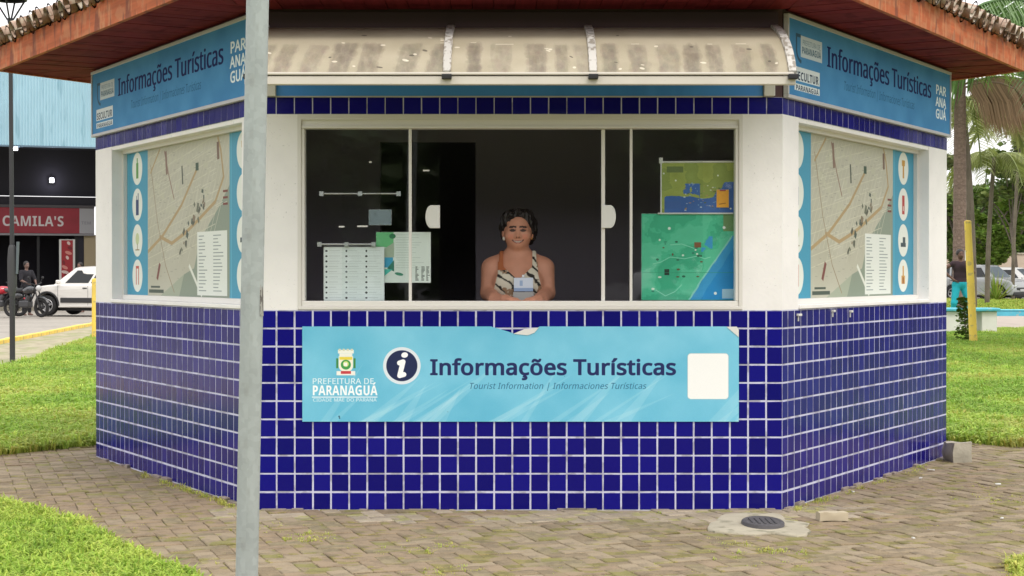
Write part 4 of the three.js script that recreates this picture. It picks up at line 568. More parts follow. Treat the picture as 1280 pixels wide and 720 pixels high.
  part(map1, 'hanging_rod', merge([bar([-0.225, 0.147, 0.004], [0.228, 0.150, 0.004], 0.006), bar([-0.216, 0.150, 0.004], [-0.216, -0.150, 0.004], 0.0045), bar([0.216, 0.150, 0.004], [0.216, -0.150, 0.004], 0.004), bx(-0.228, -0.206, 0.14, 0.172, -0.004, 0.01), bar([-0.235, -0.150, 0.004], [0.2, -0.150, 0.004], 0.005)]), M.whitePlastic);
  sheetOf('yellow_note', 'small orange-yellow note stuck on the upper regional map', 'note', 895.5, 911, 237, 259.5, 9.79, (g, w, h) => { mottle(g, w, h, [240, 172, 58], [10, 10, 10], 2); g.strokeStyle = '#8a4a22'; g.lineWidth = 3; g.beginPath(); g.moveTo(w * 0.2, h * 0.82); g.lineTo(w * 0.75, h * 0.76); g.stroke(); g.fillStyle = '#a3484a'; g.fillRect(w * 0.25, 0, w * 0.5, h * 0.08); }, 8, 96);
  sheetOf('coast_map', 'turquoise green map with a blue sea, lower and larger one in the right pane', 'map', 801.5, 922, 267, 375.5, 9.81, (g, w, h) => {
    const im = g.createImageData(w, h), d = im.data; for (let j = 0; j < h; j++) for (let i = 0; i < w; i++) { const x = i / w, y = j / h, n = fbm(x * 4 + 13, y * 4 + 2, 5), coast = 0.5 + (1 - y) * 0.62 + 0.05 * (n - 0.5), edge = x - coast + (y < 0.25 ? -0.6 : 0), bay = x > 0.62 && x < 0.74 && y > 0.26 && y < 0.44 && n > 0.5, k = (j * w + i) * 4; let c = n > 0.53 ? [58, 178, 138] : n > 0.45 ? [74, 194, 152] : [92, 204, 164]; if (x > 0.85 && y < 0.2) c = [112, 150, 96]; if (edge > 0 || bay) c = edge > 0.1 ? [30, 142, 206] : [58, 158, 212]; else if (edge > -0.02) c = [140, 214, 200]; for (let q = 0; q < 3; q++) d[k + q] = c[q] + 18 * (n - 0.5); d[k + 3] = 255; } g.putImageData(im, 0, 0);
    g.strokeStyle = '#8fe0c4'; g.lineWidth = 4; for (const pts of [[[0.12, 0.58], [0.2, 0.56], [0.3, 0.5], [0.45, 0.52], [0.58, 0.49], [0.66, 0.52], [0.72, 0.5]], [[0.15, 0.88], [0.25, 0.95], [0.35, 0.9], [0.42, 0.82]], [[0.3, 0.36], [0.42, 0.35], [0.55, 0.4]]]) { g.beginPath(); pts.forEach(([x, y], i) => (i ? g.lineTo(w * x, h * y) : g.moveTo(w * x, h * y))); g.stroke(); }
    for (let i = 0; i < 26; i++) { const q = rngOf(i + 61), x = 0.1 + 0.62 * q(), y = 0.3 + 0.6 * q(); if (x > 0.45 + (1 - y) * 0.55) continue; g.fillStyle = ['#2b6d54', '#e4f1e2', '#2f8a70', '#6a5538'][i % 4]; g.beginPath(); g.ellipse(w * x, h * y, 4 + 6 * q(), 3 + 4 * q(), 0, 0, 7); g.fill(); }
    g.fillStyle = '#8a5a3c'; g.fillRect(w * 0.55, h * 0.33, w * 0.07, h * 0.06); g.fillStyle = '#22352c'; g.fillRect(w * 0.24, h * 0.64, w * 0.05, h * 0.07); g.fillStyle = '#eaf3ee'; for (const [x, y] of [[0.29, 0.17], [0.86, 0.16], [0.77, 0.92]]) { g.beginPath(); g.arc(w * x, h * y, 8, 0, 7); g.fill(); } g.fillStyle = '#a9cfe2'; g.fillRect(w * 0.84, h * 0.87, w * 0.14, h * 0.11); g.strokeStyle = '#2e9a78'; g.lineWidth = 2; g.strokeRect(2, 2, w - 4, h - 4); g.beginPath(); g.moveTo(0, h * 0.68); g.lineTo(w, h * 0.68); g.stroke();
  }, 9);
}

// ============================================================ things on the paving
{
  const top = W(322.5, 0, 5.5), bot = W(308, 720, 5.5), k = (y) => lerp(bot[0], top[0], (y - bot[1]) / (top[1] - bot[1]));
  const pole = thing('metal_pole', 'slightly leaning galvanised steel pole in front of the left corner of the kiosk', 'pole', [k(0), 0, -5.5]);
  const H = 4.6, g = new THREE.CylinderGeometry(0.0365, 0.0365, H, 28, 1, false).translate(0, H / 2, 0), uv = g.attributes.uv; for (let i = 0; i < uv.count; i++) uv.setXY(i, uv.getX(i) * 0.23 * 2, uv.getY(i) * H * 2);
  const lean = Math.atan2(k(0) - k(1), 1); g.rotateZ(lean); part(pole, 'shaft', g, M.galv); part(pole, 'torn_sticker', new THREE.CylinderGeometry(0.0371, 0.0371, 0.11, 10, 1, true, 0.9, 0.75).translate(-Math.sin(lean) * 1.27, 1.27, 0), std({ map: colorTex(128, (u, v) => { const q = fbm(u * 6, v * 6, 4, 6); return q > 0.52 ? [0.12, 0.11, 0.1] : [0.34, 0.34, 0.31]; }), roughness: 0.9 }), 'dark remains of a torn sticker');
  part(pole, 'base_collar', new THREE.CylinderGeometry(0.06, 0.075, 0.03, 24).translate(0, 0.01, 0), M.concrete); part(pole, 'cap', new THREE.SphereGeometry(0.037, 20, 8, 0, 6.3, 0, 1.57).scale(1, 0.4, 1).translate(-Math.sin(lean) * H, H * Math.cos(lean), 0), M.galv);
}
{
  const [x, , z] = W(954, 659, 9.06), d = thing('drain_cover', 'dark drain cover in a pale cement patch at the right front kiosk corner', 'drain cover', [x, 0, z]);
  const q = rngOf(3), s = new THREE.Shape(); for (let i = 0; i <= 40; i++) { const a = i / 40 * 6.2832, r = 1 + 0.5 * (vn(Math.cos(a) * 2.6 + 5, Math.sin(a) * 2.6 + 5) - 0.5) * 2; const p = [Math.cos(a) * 0.21 * r + (Math.cos(a) < 0 ? Math.cos(a) * 0.08 : 0), Math.sin(a) * 0.36 * r + 0.04]; i ? s.lineTo(...p) : s.moveTo(...p); }
  const g = new THREE.ExtrudeGeometry(s, { depth: 0.012, bevelEnabled: true, bevelSize: 0.012, bevelThickness: 0.008, bevelSegments: 2 }).rotateX(-Math.PI / 2).translate(0, -0.01, 0);
  part(d, 'cement_collar', boxUV(g, 1.4), std({ map: M.concrete.map, color: lin(0.92, 0.90, 0.86), bumpMap: fineBump, bumpScale: 0.006, roughness: 1 }));
  const pts = [[0, 0.042], [0.085, 0.042], [0.092, 0.046], [0.104, 0.046], [0.112, 0.040], [0.114, 0.012]].map(([a, b]) => new THREE.Vector2(a, b));
  part(d, 'lid', new THREE.LatheGeometry(pts, 36).scale(1, 1, 1.65).translate(0, -0.016, 0), std({ map: colorTex(256, (u, v) => { const k = 0.6 + 0.8 * fbm(u * 12, v * 12, 5, 12); return [0.085 * k, 0.08 * k, 0.085 * k]; }), roughness: 0.8, bumpMap: fineBump, bumpScale: 0.004 }));
  part(d, 'lid_ribs', merge([-0.06, -0.03, 0, 0.03, 0.06].map((o) => rbx(o - 0.006, o + 0.006, 0.024, 0.031, -0.1, 0.1, 0.002))), std({ color: lin(0.07, 0.066, 0.07), roughness: 0.8 }));
}
function rough(g, amp, f, seed) { g = mergeVertices(g.deleteAttribute('uv') && g.deleteAttribute('normal') ? g : g); const p = g.attributes.position; for (let i = 0; i < p.count; i++) { const x = p.getX(i), y = p.getY(i), z = p.getZ(i); p.setXYZ(i, x + amp * (vn(x * f + seed, y * f, z * f) - 0.5), y + amp * (vn(x * f, y * f + seed, z * f) - 0.5), z + amp * (vn(x * f, y * f, z * f + seed) - 0.5)); } g.computeVertexNormals(); return toCreasedNormals(g, 0.7); }
{
  const [x, , z] = W(1196, 580, 12.2), b = solo('concrete_block', boxUV(rough(new THREE.BoxGeometry(0.14, 0.145, 0.18, 8, 8, 10), 0.028, 14, 3).translate(0, 0.06, 0)), M.concrete, 'weathered concrete block at the far right foot of the kiosk wall', 'block'); b.position.set(x, 0, z); b.rotation.y = 0.25;
  const [x2, , z2] = W(1040, 656, 9.25), c = solo('loose_brick', boxUV(rough(new THREE.BoxGeometry(0.16, 0.045, 0.08, 10, 4, 6), 0.012, 20, 8).translate(0, 0.026, 0)), std({ map: M.concrete.map, color: lin(1.3, 1.22, 1.1), roughness: 1 }), 'pale loose brick lying on the paving right of the drain cover', 'brick'); c.position.set(x2, 0, z2); c.rotation.y = 0.12;
  const scr = [[1165, 590, 0.05, 'white paper scrap on the paving nearest to the concrete block'], [1152, 600, 0.022, 'tiny white crumb on the paving below the larger paper scrap'], [1066, 617, 0.02, 'small pale crumb on the paving close to the right tiled wall'], [1248, 607, 0.03, 'small white scrap on the paving at the right, far from the wall'], [1253, 650, 0.018, 'small pale pebble near the right edge of the paving'], [1143, 676, 0.018, 'small pale pebble on the paving in the right foreground']];
  scr.forEach(([px, py, s, l], i) => { const d = 1.353 * 2115 / (py - HORIZON), [a, , e] = W(px, py, d), m = solo('paper_scrap', boxUV(rough(new THREE.BoxGeometry(s, 0.006, s * 0.7, 6, 2, 5), s * 0.4, 30, i + 2).translate(0, 0.009, 0)), M.whitePlastic, l, 'litter'); m.position.set(a, 0.004, e); m.rotation.y = i; });
}

// ============================================================ people
const skinMat = std({ vertexColors: true, roughness: 0.55 }), hairMat = std({ color: lin(0.014, 0.009, 0.008), roughness: 0.5 });
function handPrims(w, dir, palmN, side, curl, k = 0.008) { // w: wrist, dir: towards the fingers, palmN: out of the palm, side: towards the thumb
  const p = [], P = (a, b, c) => V(...w).addScaledVector(dir, a).addScaledVector(side, b).addScaledVector(palmN, c), c = (A, B, r0, r1, kk) => p.push([cap(A.x, A.y, A.z, B.x, B.y, B.z, r0, r1), kk]);
  c(P(0, 0.008, 0), P(0.075, 0.026, 0), 0.019, 0.013, 0.02); c(P(0, -0.006, 0), P(0.072, -0.022, 0), 0.018, 0.012, 0.02); c(P(0.01, 0, 0), P(0.075, 0, 0), 0.017, 0.013, 0.02);
  [[0.029, 0.070, 0.0088], [0.010, 0.079, 0.009], [-0.010, 0.073, 0.0086], [-0.028, 0.058, 0.0078]].forEach(([b, L, r], i) => { let a = 0.075 - Math.abs(i - 1.2) * 0.004, h = 0, t = curl * (0.5 + 0.1 * i), A = P(a, b, h); for (const [s, bend] of [[0.45, 0], [0.32, curl * 1.1], [0.25, curl * 0.9]]) { t += bend; a += Math.cos(t) * L * s; h += Math.sin(t) * L * s; const B = P(a, b * 1.04, h); c(A, B, r, r * 0.9, s === 0.45 ? k : 0.003); A = B; } });
  const t0 = P(0.018, 0.022, 0.006), t1 = P(0.048, 0.047, 0.018), t2 = P(0.075, 0.050, 0.030); c(t0, t1, 0.0135, 0.011, 0.014); c(t1, t2, 0.0105, 0.0085, 0.004);
  return p;
}
{ // the attendant behind the counter
  const woman = thing('person', 'dark haired woman in a patterned sleeveless top behind the counter of the kiosk window', 'person', [0.035, 0.112, -10.17]);
  const b = [], c = (a, e, r0, r1 = r0, k = 0.03) => b.push([cap(...a, ...e, r0, r1), k]), e = (x, y, z, rx, ry, rz, k = 0.03) => b.push([ell(x, y, z, rx, ry, rz), k]);
  // legs, hips, trunk
  for (const s of [-1, 1]) { c([s * 0.09, 0.86, 0], [s * 0.095, 0.47, 0.01], 0.088, 0.058, 0.05); c([s * 0.095, 0.47, 0.01], [s * 0.1, 0.1, -0.02], 0.056, 0.037, 0.03); c([s * 0.1, 0.05, -0.03], [s * 0.115, 0.03, 0.13], 0.036, 0.03, 0.03); }
  e(0, 0.90, -0.01, 0.185, 0.14, 0.13, 0.06); e(0, 1.06, 0.005, 0.158, 0.16, 0.118, 0.07); e(0, 1.20, 0, 0.162, 0.15, 0.108, 0.06); e(-0.075, 1.185, 0.075, 0.075, 0.072, 0.062, 0.04); e(0.075, 1.185, 0.075, 0.075, 0.072, 0.062, 0.04);
  c([-0.145, 1.283, -0.012], [0.145, 1.283, -0.012], 0.052, 0.052, 0.06); c([-0.11, 1.315, -0.02], [-0.03, 1.365, -0.015], 0.034, 0.04, 0.05); c([0.11, 1.315, -0.02], [0.03, 1.365, -0.015], 0.034, 0.04, 0.05);
  c([0, 1.30, -0.012], [0, 1.43, 0.006], 0.056, 0.05, 0.045);
  // arms to the hands on the counter
  for (const s of [-1, 1]) { c([s * 0.165, 1.275, -0.005], [s * 0.176, 1.125, 0.03], 0.055, 0.047, 0.035); c([s * 0.176, 1.125, 0.03], [s * 0.135, 1.092, 0.20], 0.044, 0.038, 0.02); c([s * 0.135, 1.092, 0.20], [s * 0.097 + 0.022, 1.090, 0.30], 0.036, 0.024, 0.02); }
  for (const s of [-1, 1]) { const dir = V(-s * 0.62, -0.06, 0.78).normalize(), pn = V(0, -1, 0), side = V(-s * 0.78, 0, -0.62).normalize(); handPrims([s * 0.097 + 0.022, 1.092, 0.30], dir, pn, side, 0.32).forEach((q) => b.push(q)); }
  // head
  e(0, 1.512, 0.0, 0.083, 0.095, 0.092, 0.03); e(0, 1.462, 0.026, 0.074, 0.068, 0.070, 0.035); e(0, 1.418, 0.058, 0.03, 0.022, 0.026, 0.035); e(-0.044, 1.466, 0.064, 0.028, 0.022, 0.022, 0.03); e(0.044, 1.466, 0.064, 0.028, 0.022, 0.022, 0.03);
  c([0, 1.500, 0.088], [0, 1.466, 0.106], 0.009, 0.012, 0.016); e(-0.013, 1.461, 0.094, 0.009, 0.008, 0.01, 0.01); e(0.013, 1.461, 0.094, 0.009, 0.008, 0.01, 0.01);
  e(-0.031, 1.512, 0.078, 0.024, 0.009, 0.014, 0.02); e(0.031, 1.512, 0.078, 0.024, 0.009, 0.014, 0.02);
  c([-0.02, 1.437, 0.083], [0.02, 1.437, 0.083], 0.006, 0.006, 0.008); c([0, 1.440, 0.089], [0, 1.4395, 0.089], 0.006, 0.006, 0.01); c([-0.016, 1.428, 0.082], [0.016, 1.428, 0.082], 0.0065, 0.0065, 0.008);
  e(-0.086, 1.482, -0.004, 0.010, 0.03, 0.018, 0.006); e(0.086, 1.482, -0.004, 0.010, 0.03, 0.018, 0.006);
  const bodyF = field(b), sk = [0.58, 0.272, 0.178];
  const skin = (x, y, z) => {
    let c0 = sk; const k = 0.92 + 0.16 * fbm(x * 30 + 50, y * 30, 3, 0, z * 30); c0 = c0.map((q) => q * k);
    if (y > 1.35 && z > 0.04) {
      const ym = 1.429 + 10 * x * x; if (Math.abs(y - ym - 0.001) < 0.0036 - 2.4 * x * x && Math.abs(x) < 0.024) return [0.5, 0.44, 0.4]; if (Math.abs(y - ym) < 0.0045 && Math.abs(x) < 0.036) return [0.10, 0.03, 0.03];
      if (Math.abs(y - ym) < 0.0095 - 5 * x * x && Math.abs(x) < 0.032) return [0.36, 0.11, 0.095];
      for (const s of [-1, 1]) { const u = x * s - 0.031; if (Math.abs(u) < 0.021 && Math.abs(y - (1.5195 - 6 * u * u - 0.05 * u)) < 0.0055) return [0.035, 0.018, 0.014]; if ((u / 0.0185) ** 2 + ((y - 1.4985) / 0.0078) ** 2 < 1 && z > 0.07) return [0.055, 0.03, 0.026]; if ((u / 0.023) ** 2 + ((y - 1.5005) / 0.0125) ** 2 < 1 && z > 0.06) return [c0[0] * 0.8, c0[1] * 0.74, c0[2] * 0.74]; }
      if (Math.abs(Math.abs(x) - 0.043) < 0.017 && Math.abs(y - 1.462) < 0.015) return [c0[0] * 1.06, c0[1] * 0.9, c0[2] * 0.9];
      if (Math.abs(x) > 0.004 && Math.abs(x) < 0.011 && Math.abs(y - 1.456) < 0.004 && z > 0.09) return [0.12, 0.05, 0.04];
    }
    return c0;
  };
  part(woman, 'body', netMesh(bodyF, [-0.27, 0, -0.2], [0.27, 1.64, 0.46], 0.0045, skin), skinMat);
  for (const s of [-1, 1]) { const eye = part(woman, 'eye', new THREE.SphereGeometry(0.0105, 16, 12).scale(1.15, 0.62, 0.8).translate(s * 0.031, 1.4985, 0.0775), std({ color: lin(0.42, 0.38, 0.35), roughness: 0.2 })); part(eye, 'iris', new THREE.SphereGeometry(0.0048, 12, 8).scale(1, 1, 0.5).translate(s * 0.031, 1.4985, 0.0855), std({ color: lin(0.015, 0.008, 0.006), roughness: 0.2 })); }
  // hair: swept back from the brow, full at the sides, down to the neck
  const hp = [[ell(0, 1.533, -0.022, 0.098, 0.090, 0.104), 0.02], [ell(-0.08, 1.52, -0.035, 0.028, 0.058, 0.058), 0.03], [ell(0.084, 1.515, -0.035, 0.032, 0.062, 0.058), 0.03], [ell(-0.07, 1.47, -0.05, 0.024, 0.04, 0.035), 0.03], [ell(0.075, 1.462, -0.05, 0.028, 0.045, 0.036), 0.03], [ell(0, 1.47, -0.07, 0.074, 0.075, 0.045), 0.03], [ell(0.036, 1.595, 0.0, 0.056, 0.03, 0.06), 0.03], [ell(-0.042, 1.59, 0.005, 0.048, 0.028, 0.055), 0.03]];
  const hair0 = field(hp), cut = ell(0.004, 1.474, 0.088, 0.079, 0.108, 0.098);
  const hairF = (x, y, z) => Math.max(hair0(x, y, z) + 0.03 * (fbm(x * 70 + 9, y * 24 + x * 20, 3, 0, z * 60) - 0.5), -cut(x, y, z));
  part(woman, 'hair', netMesh(hairF, [-0.15, 1.3, -0.16], [0.15, 1.67, 0.12], 0.0045), hairMat);
  // sleeveless top: a shell 7 mm off the body, ended at a V neckline, armholes and hem; trousers below
  const trunk = field(b.slice(6, 14)), shellTop = (x, y, z) => {
    const d = trunk(x, y, z) - 0.009, ax = Math.abs(x), strap = ax > 0.084 && ax < 0.112, neck = z > -0.02 ? 1.212 + 0.95 * Math.max(0, ax - 0.012) : 1.27;
    return Math.max(d, strap ? -1 : y - neck, ax - (y > 1.24 ? 0.120 : 0.120 + Math.min(0.022, (1.24 - y) * 0.25)), 0.86 - y);
  };
  const topCol = (x, y, z) => { const n = fbm(x * 16 + y * 22 + 3, y * 11 - x * 18, 3, 0, 2), w = Math.sin((x * 0.9 + y * 1.25) * 78 + 7 * n); if (x < -0.07 && y > 1.262) return [0.42, 0.13, 0.05]; if (n > 0.62) return [0.32, 0.20, 0.12]; return w > 0.62 ? [0.02, 0.017, 0.016] : w > 0.45 ? [0.25, 0.2, 0.15] : [0.66, 0.61, 0.5]; };
  part(woman, 'sleeveless_top', netMesh(shellTop, [-0.25, 0.84, -0.18], [0.25, 1.38, 0.2], 0.0045, topCol), std({ vertexColors: true, roughness: 0.85 }));
  const legs = field(b.slice(0, 7)), trou = (x, y, z) => Math.max(legs(x, y, z) - 0.01, y - 0.9, 0.1 - y); part(woman, 'trousers', netMesh(trou, [-0.26, 0.05, -0.2], [0.26, 0.95, 0.2], 0.009), std({ color: lin(0.02, 0.022, 0.03), roughness: 0.9 }));
  for (const [s, m] of [[-1, M.whitePlastic], [1, std({ color: lin(0.5, 0.25, 0.08), roughness: 0.3, metalness: 0.8 })]]) part(woman, 'earring', new THREE.SphereGeometry(s < 0 ? 0.0095 : 0.006, 12, 10).scale(1, 1.4, 0.7).translate(s * 0.083, 1.452, 0.006), m);
  const bd = thing('name_badge', 'white name badge in a clear pocket hanging on the chest of the woman', 'badge', [0.035 + 0.032, 0.112 + 1.135, -10.17 + 0.156]);
  bd.rotation.x = -0.12;
  part(bd, 'card', rbx(-0.056, 0.058, 0.0, 0.082, 0, 0.004, 0.002), std({ map: canvasTex(128, 96, (g, w, h) => { g.fillStyle = '#d3dcec'; g.fillRect(0, 0, w, h); g.fillStyle = '#8fa6cc'; g.fillRect(0, h * 0.75, w, h * 0.25); g.fillStyle = '#9db3d6'; g.fillRect(w * 0.3, h * 0.2, w * 0.16, h * 0.4); }), roughness: 0.4 }));
  part(bd, 'pocket', rbx(-0.06, 0.062, -0.062, -0.003, 0, 0.005, 0.002), std({ color: lin(0.36, 0.36, 0.35), roughness: 0.3 }));
  part(bd, 'clip', rbx(-0.008, 0.008, 0.083, 0.1, -0.002, 0.006, 0.002), M.steel);
}
function standing(name, label, pos, turn, o) { // an adult seen far off: one skin body, clothes as shells over it
  const p = thing(name, label, 'person', pos, turn), b = [], c = (a, e, r0, r1 = r0, k = 0.04) => b.push([cap(...a, ...e, r0, r1), k]), el = (x, y, z, rx, ry, rz, k = 0.05) => b.push([ell(x, y, z, rx, ry, rz), k]);
  const J = { hl: [-0.09, 0.88, 0], kl: [-0.1, 0.48, 0.02], al: [-0.1, 0.09, 0], hr: [0.09, 0.88, 0], kr: [0.1, 0.48, 0.02], ar: [0.11, 0.09, 0.0], sl: [-0.185, 1.40, 0], el: [-0.24, 1.12, -0.02], wl: [-0.22, 0.87, 0.05], sr: [0.185, 1.40, 0], er: [0.24, 1.12, -0.02], wr: [0.22, 0.87, 0.05], ...o.joints };
  c(J.hl, J.kl, 0.085, 0.058); c(J.kl, J.al, 0.055, 0.036); c(J.hr, J.kr, 0.085, 0.058); c(J.kr, J.ar, 0.055, 0.036); for (const a of [J.al, J.ar]) c([a[0], 0.045, a[2] - 0.04], [a[0] * 1.1, 0.03, a[2] + 0.15], 0.04, 0.032);
  const nLeg = b.length; el(0, 0.95, 0, 0.17, 0.13, 0.12); el(0, 1.13, 0, 0.145, 0.2, 0.105); el(0, 1.32, 0, 0.17, 0.13, 0.11); c([-0.15, 1.405, 0], [0.15, 1.405, 0], 0.05); const nTr = b.length;
  for (const [s, e, w, x] of [['sl', 'el', 'wl', -1], ['sr', 'er', 'wr', 1]]) { c(J[s], J[e], 0.052, 0.04); c(J[e], J[w], 0.039, 0.026); const d = V(...J[w]).sub(V(...J[e])).normalize(); handPrims(J[w], d, V(-x, 0, 0), V(0, 0, 1), 0.4).forEach((q) => b.push(q)); }
  c([0, 1.42, 0], [0, 1.54, 0.01], 0.055, 0.05); el(0, 1.64, 0.005, 0.076, 0.1, 0.095, 0.03); el(0, 1.585, 0.04, 0.058, 0.06, 0.058, 0.03); c([0, 1.62, 0.095], [0, 1.595, 0.108], 0.01, 0.012, 0.012);
  const f = field(b), lo = [-0.62, 0, -0.4], hi = [0.62, 1.78, 0.5];
  part(p, 'body', netMesh(f, lo, hi, 0.011, (x, y, z) => (z > 0.07 && Math.abs(y - 1.645) < 0.008 && Math.abs(Math.abs(x) - 0.032) < 0.014 ? [0.03, 0.02, 0.02] : o.skin ?? [0.30, 0.16, 0.10])), skinMat);
  const lg = field(b.slice(0, nLeg + 1)); part(p, 'trousers', netMesh((x, y, z) => Math.max(lg(x, y, z) - 0.016, 0.10 - y, y - 0.98), lo, hi, 0.012), std({ color: lin(...o.legs), roughness: 0.85 }));
  const slv = []; for (const [s, e] of [['sl', 'el'], ['sr', 'er']]) slv.push([cap(...J[s], ...J[e].map((q, i) => lerp(J[s][i], q, o.sleeve ?? 0.6)), 0.056, 0.048), 0.04]);
  const tp = field([...b.slice(nLeg, nTr), ...(o.sleeve === 0 ? [] : slv)]); part(p, 'shirt', netMesh((x, y, z) => Math.max(tp(x, y, z) - 0.014, 0.92 - y, y - 1.47), lo, hi, 0.012), std({ color: lin(...o.shirt), roughness: 0.9 }));
  part(p, 'hair', netMesh((x, y, z) => Math.max(ell(0, 1.66, -0.012, 0.088, 0.1, 0.103)(x, y, z) + 0.012 * (fbm(x * 40, y * 40, 2, 0, z * 40) - 0.5), -ell(0, 1.6, 0.09, 0.068, 0.1, 0.085)(x, y, z)), [-0.13, 1.5, -0.16], [0.13, 1.8, 0.13], 0.009), hairMat);
  return p;
}
{
  const [x, , z] = W(1199, 400, 40); const w = standing('person', 'person in dark top and turquoise trousers standing behind the bench', [x + 0.02, 0.18, z], 0.15, { legs: [0.01, 0.36, 0.44], shirt: [0.035, 0.018, 0.024], sleeve: 0.1, skin: [0.13, 0.065, 0.045], joints: { el: [-0.43, 1.26, -0.05], wl: [-0.2, 1.04, 0.06], er: [0.27, 1.2, 0.14], wr: [0.12, 1.44, 0.24], kl: [-0.17, 0.48, 0.06], al: [-0.19, 0.09, 0], kr: [0.2, 0.48, 0.06], ar: [0.23, 0.09, 0.0] } });
  const st = thing('added_step', 'low step added out of sight to raise the person in turquoise trousers', 'step', [x, 0, z]); part(st, 'slab', boxUV(rbx(-0.5, 0.5, -0.05, 0.185, -0.35, 0.35, 0.02)), M.concrete);  // step added behind the bench so the raised person does not float
  const c = thing('white_card', 'small white card held up beside the face of the person in turquoise trousers', 'card', [x + 0.125, 1.66, z + 0.31]); part(c, 'sheet', rbx(-0.075, 0.075, 0, 0.24, 0, 0.006, 0.002), M.whitePlastic);
  const [x2, , z2] = W(33, 390, 54.5); standing('person', 'person in dark clothes standing behind the motorcycles in front of the shop', [x2, 0, z2], 0.8, { legs: [0.012, 0.012, 0.016], shirt: [0.014, 0.013, 0.018], sleeve: 0.95, skin: [0.17, 0.1, 0.08], joints: { el: [-0.25, 1.14, 0.1], wl: [-0.18, 1.05, 0.33], er: [0.25, 1.14, 0.1], wr: [0.15, 1.05, 0.33] } });
  const [x3, , z3] = W(100, 390, 58.5); standing('person', 'person standing behind the white car by the beige pillar, only the dark head showing', [x3, 0, z3], -0.4, { legs: [0.03, 0.03, 0.04], shirt: [0.05, 0.03, 0.03], sleeve: 0.6, skin: [0.16, 0.09, 0.07] });
}

// ============================================================ left background: street lamp, post, shop, vehicles
{
  const [x, , z] = W(15.3, 450, 26.4), L = thing('street_lamp', 'tall thin dark street lamp with an open lantern, standing on the lawn at the left', 'street lamp', [x, 0, z]);
  part(L, 'post', merge([bar([0, -0.05, 0], [0.0, 1.45, 0], 0.042, 0.042), bar([0, 1.45, 0], [-0.02, 5.25, 0], 0.034, 0.032)]), std({ color: lin(0.03, 0.03, 0.034), roughness: 0.6 }));
  part(L, 'base_sleeve', new THREE.LatheGeometry([[0.042, 1.0], [0.07, 1.15], [0.074, 1.55], [0.06, 1.75], [0.04, 1.8]].map((p) => new THREE.Vector2(...p)), 16), std({ color: lin(0.05, 0.05, 0.055), roughness: 0.6 }));
  part(L, 'side_shield', new THREE.CylinderGeometry(0.11, 0.09, 0.5, 12, 1, true, 0.9, 1.5).translate(0.0, 1.6, 0), std({ color: lin(0.12, 0.14, 0.17), roughness: 0.5 }));
  const lan = part(L, 'lantern', merge([new THREE.CylinderGeometry(0.05, 0.04, 0.08, 14).translate(-0.02, 5.29, 0), new THREE.TorusGeometry(0.24, 0.02, 8, 28).rotateX(Math.PI / 2).translate(-0.02, 5.62, 0), new THREE.LatheGeometry([[0.245, 0], [0.25, 0.05], [0.2, 0.12], [0.06, 0.2], [0, 0.22]].map((p) => new THREE.Vector2(...p)), 24).translate(-0.02, 5.63, 0)]), std({ color: lin(0.03, 0.028, 0.04), roughness: 0.5 }));
  for (let i = 0; i < 4; i++) { const a = i / 4 * 6.283; part(lan, 'lantern_rib', bar([-0.02 + 0.045 * Math.cos(a), 5.31, 0.045 * Math.sin(a)], [-0.02 + 0.24 * Math.cos(a), 5.62, 0.24 * Math.sin(a)], 0.014, 0.014, 6), M.black); }
  const [x2, , z2] = W(118.2, 425, 34.5), p = thing('yellow_post', 'short yellow painted post at the edge of the left lawn, close beside the kiosk wall', 'post', [x2, 0, z2]); part(p, 'post_body', boxUV(merge([new THREE.CylinderGeometry(0.055, 0.058, 1.26, 16).translate(0, 0.6, 0), new THREE.SphereGeometry(0.055, 14, 6, 0, 6.3, 0, 1.57).scale(1, 0.5, 1).translate(0, 1.23, 0)])), M.yellow); part(p, 'base', boxUV(rbx(-0.12, 0.12, -0.05, 0.06, -0.12, 0.12, 0.015)), M.concrete);
}
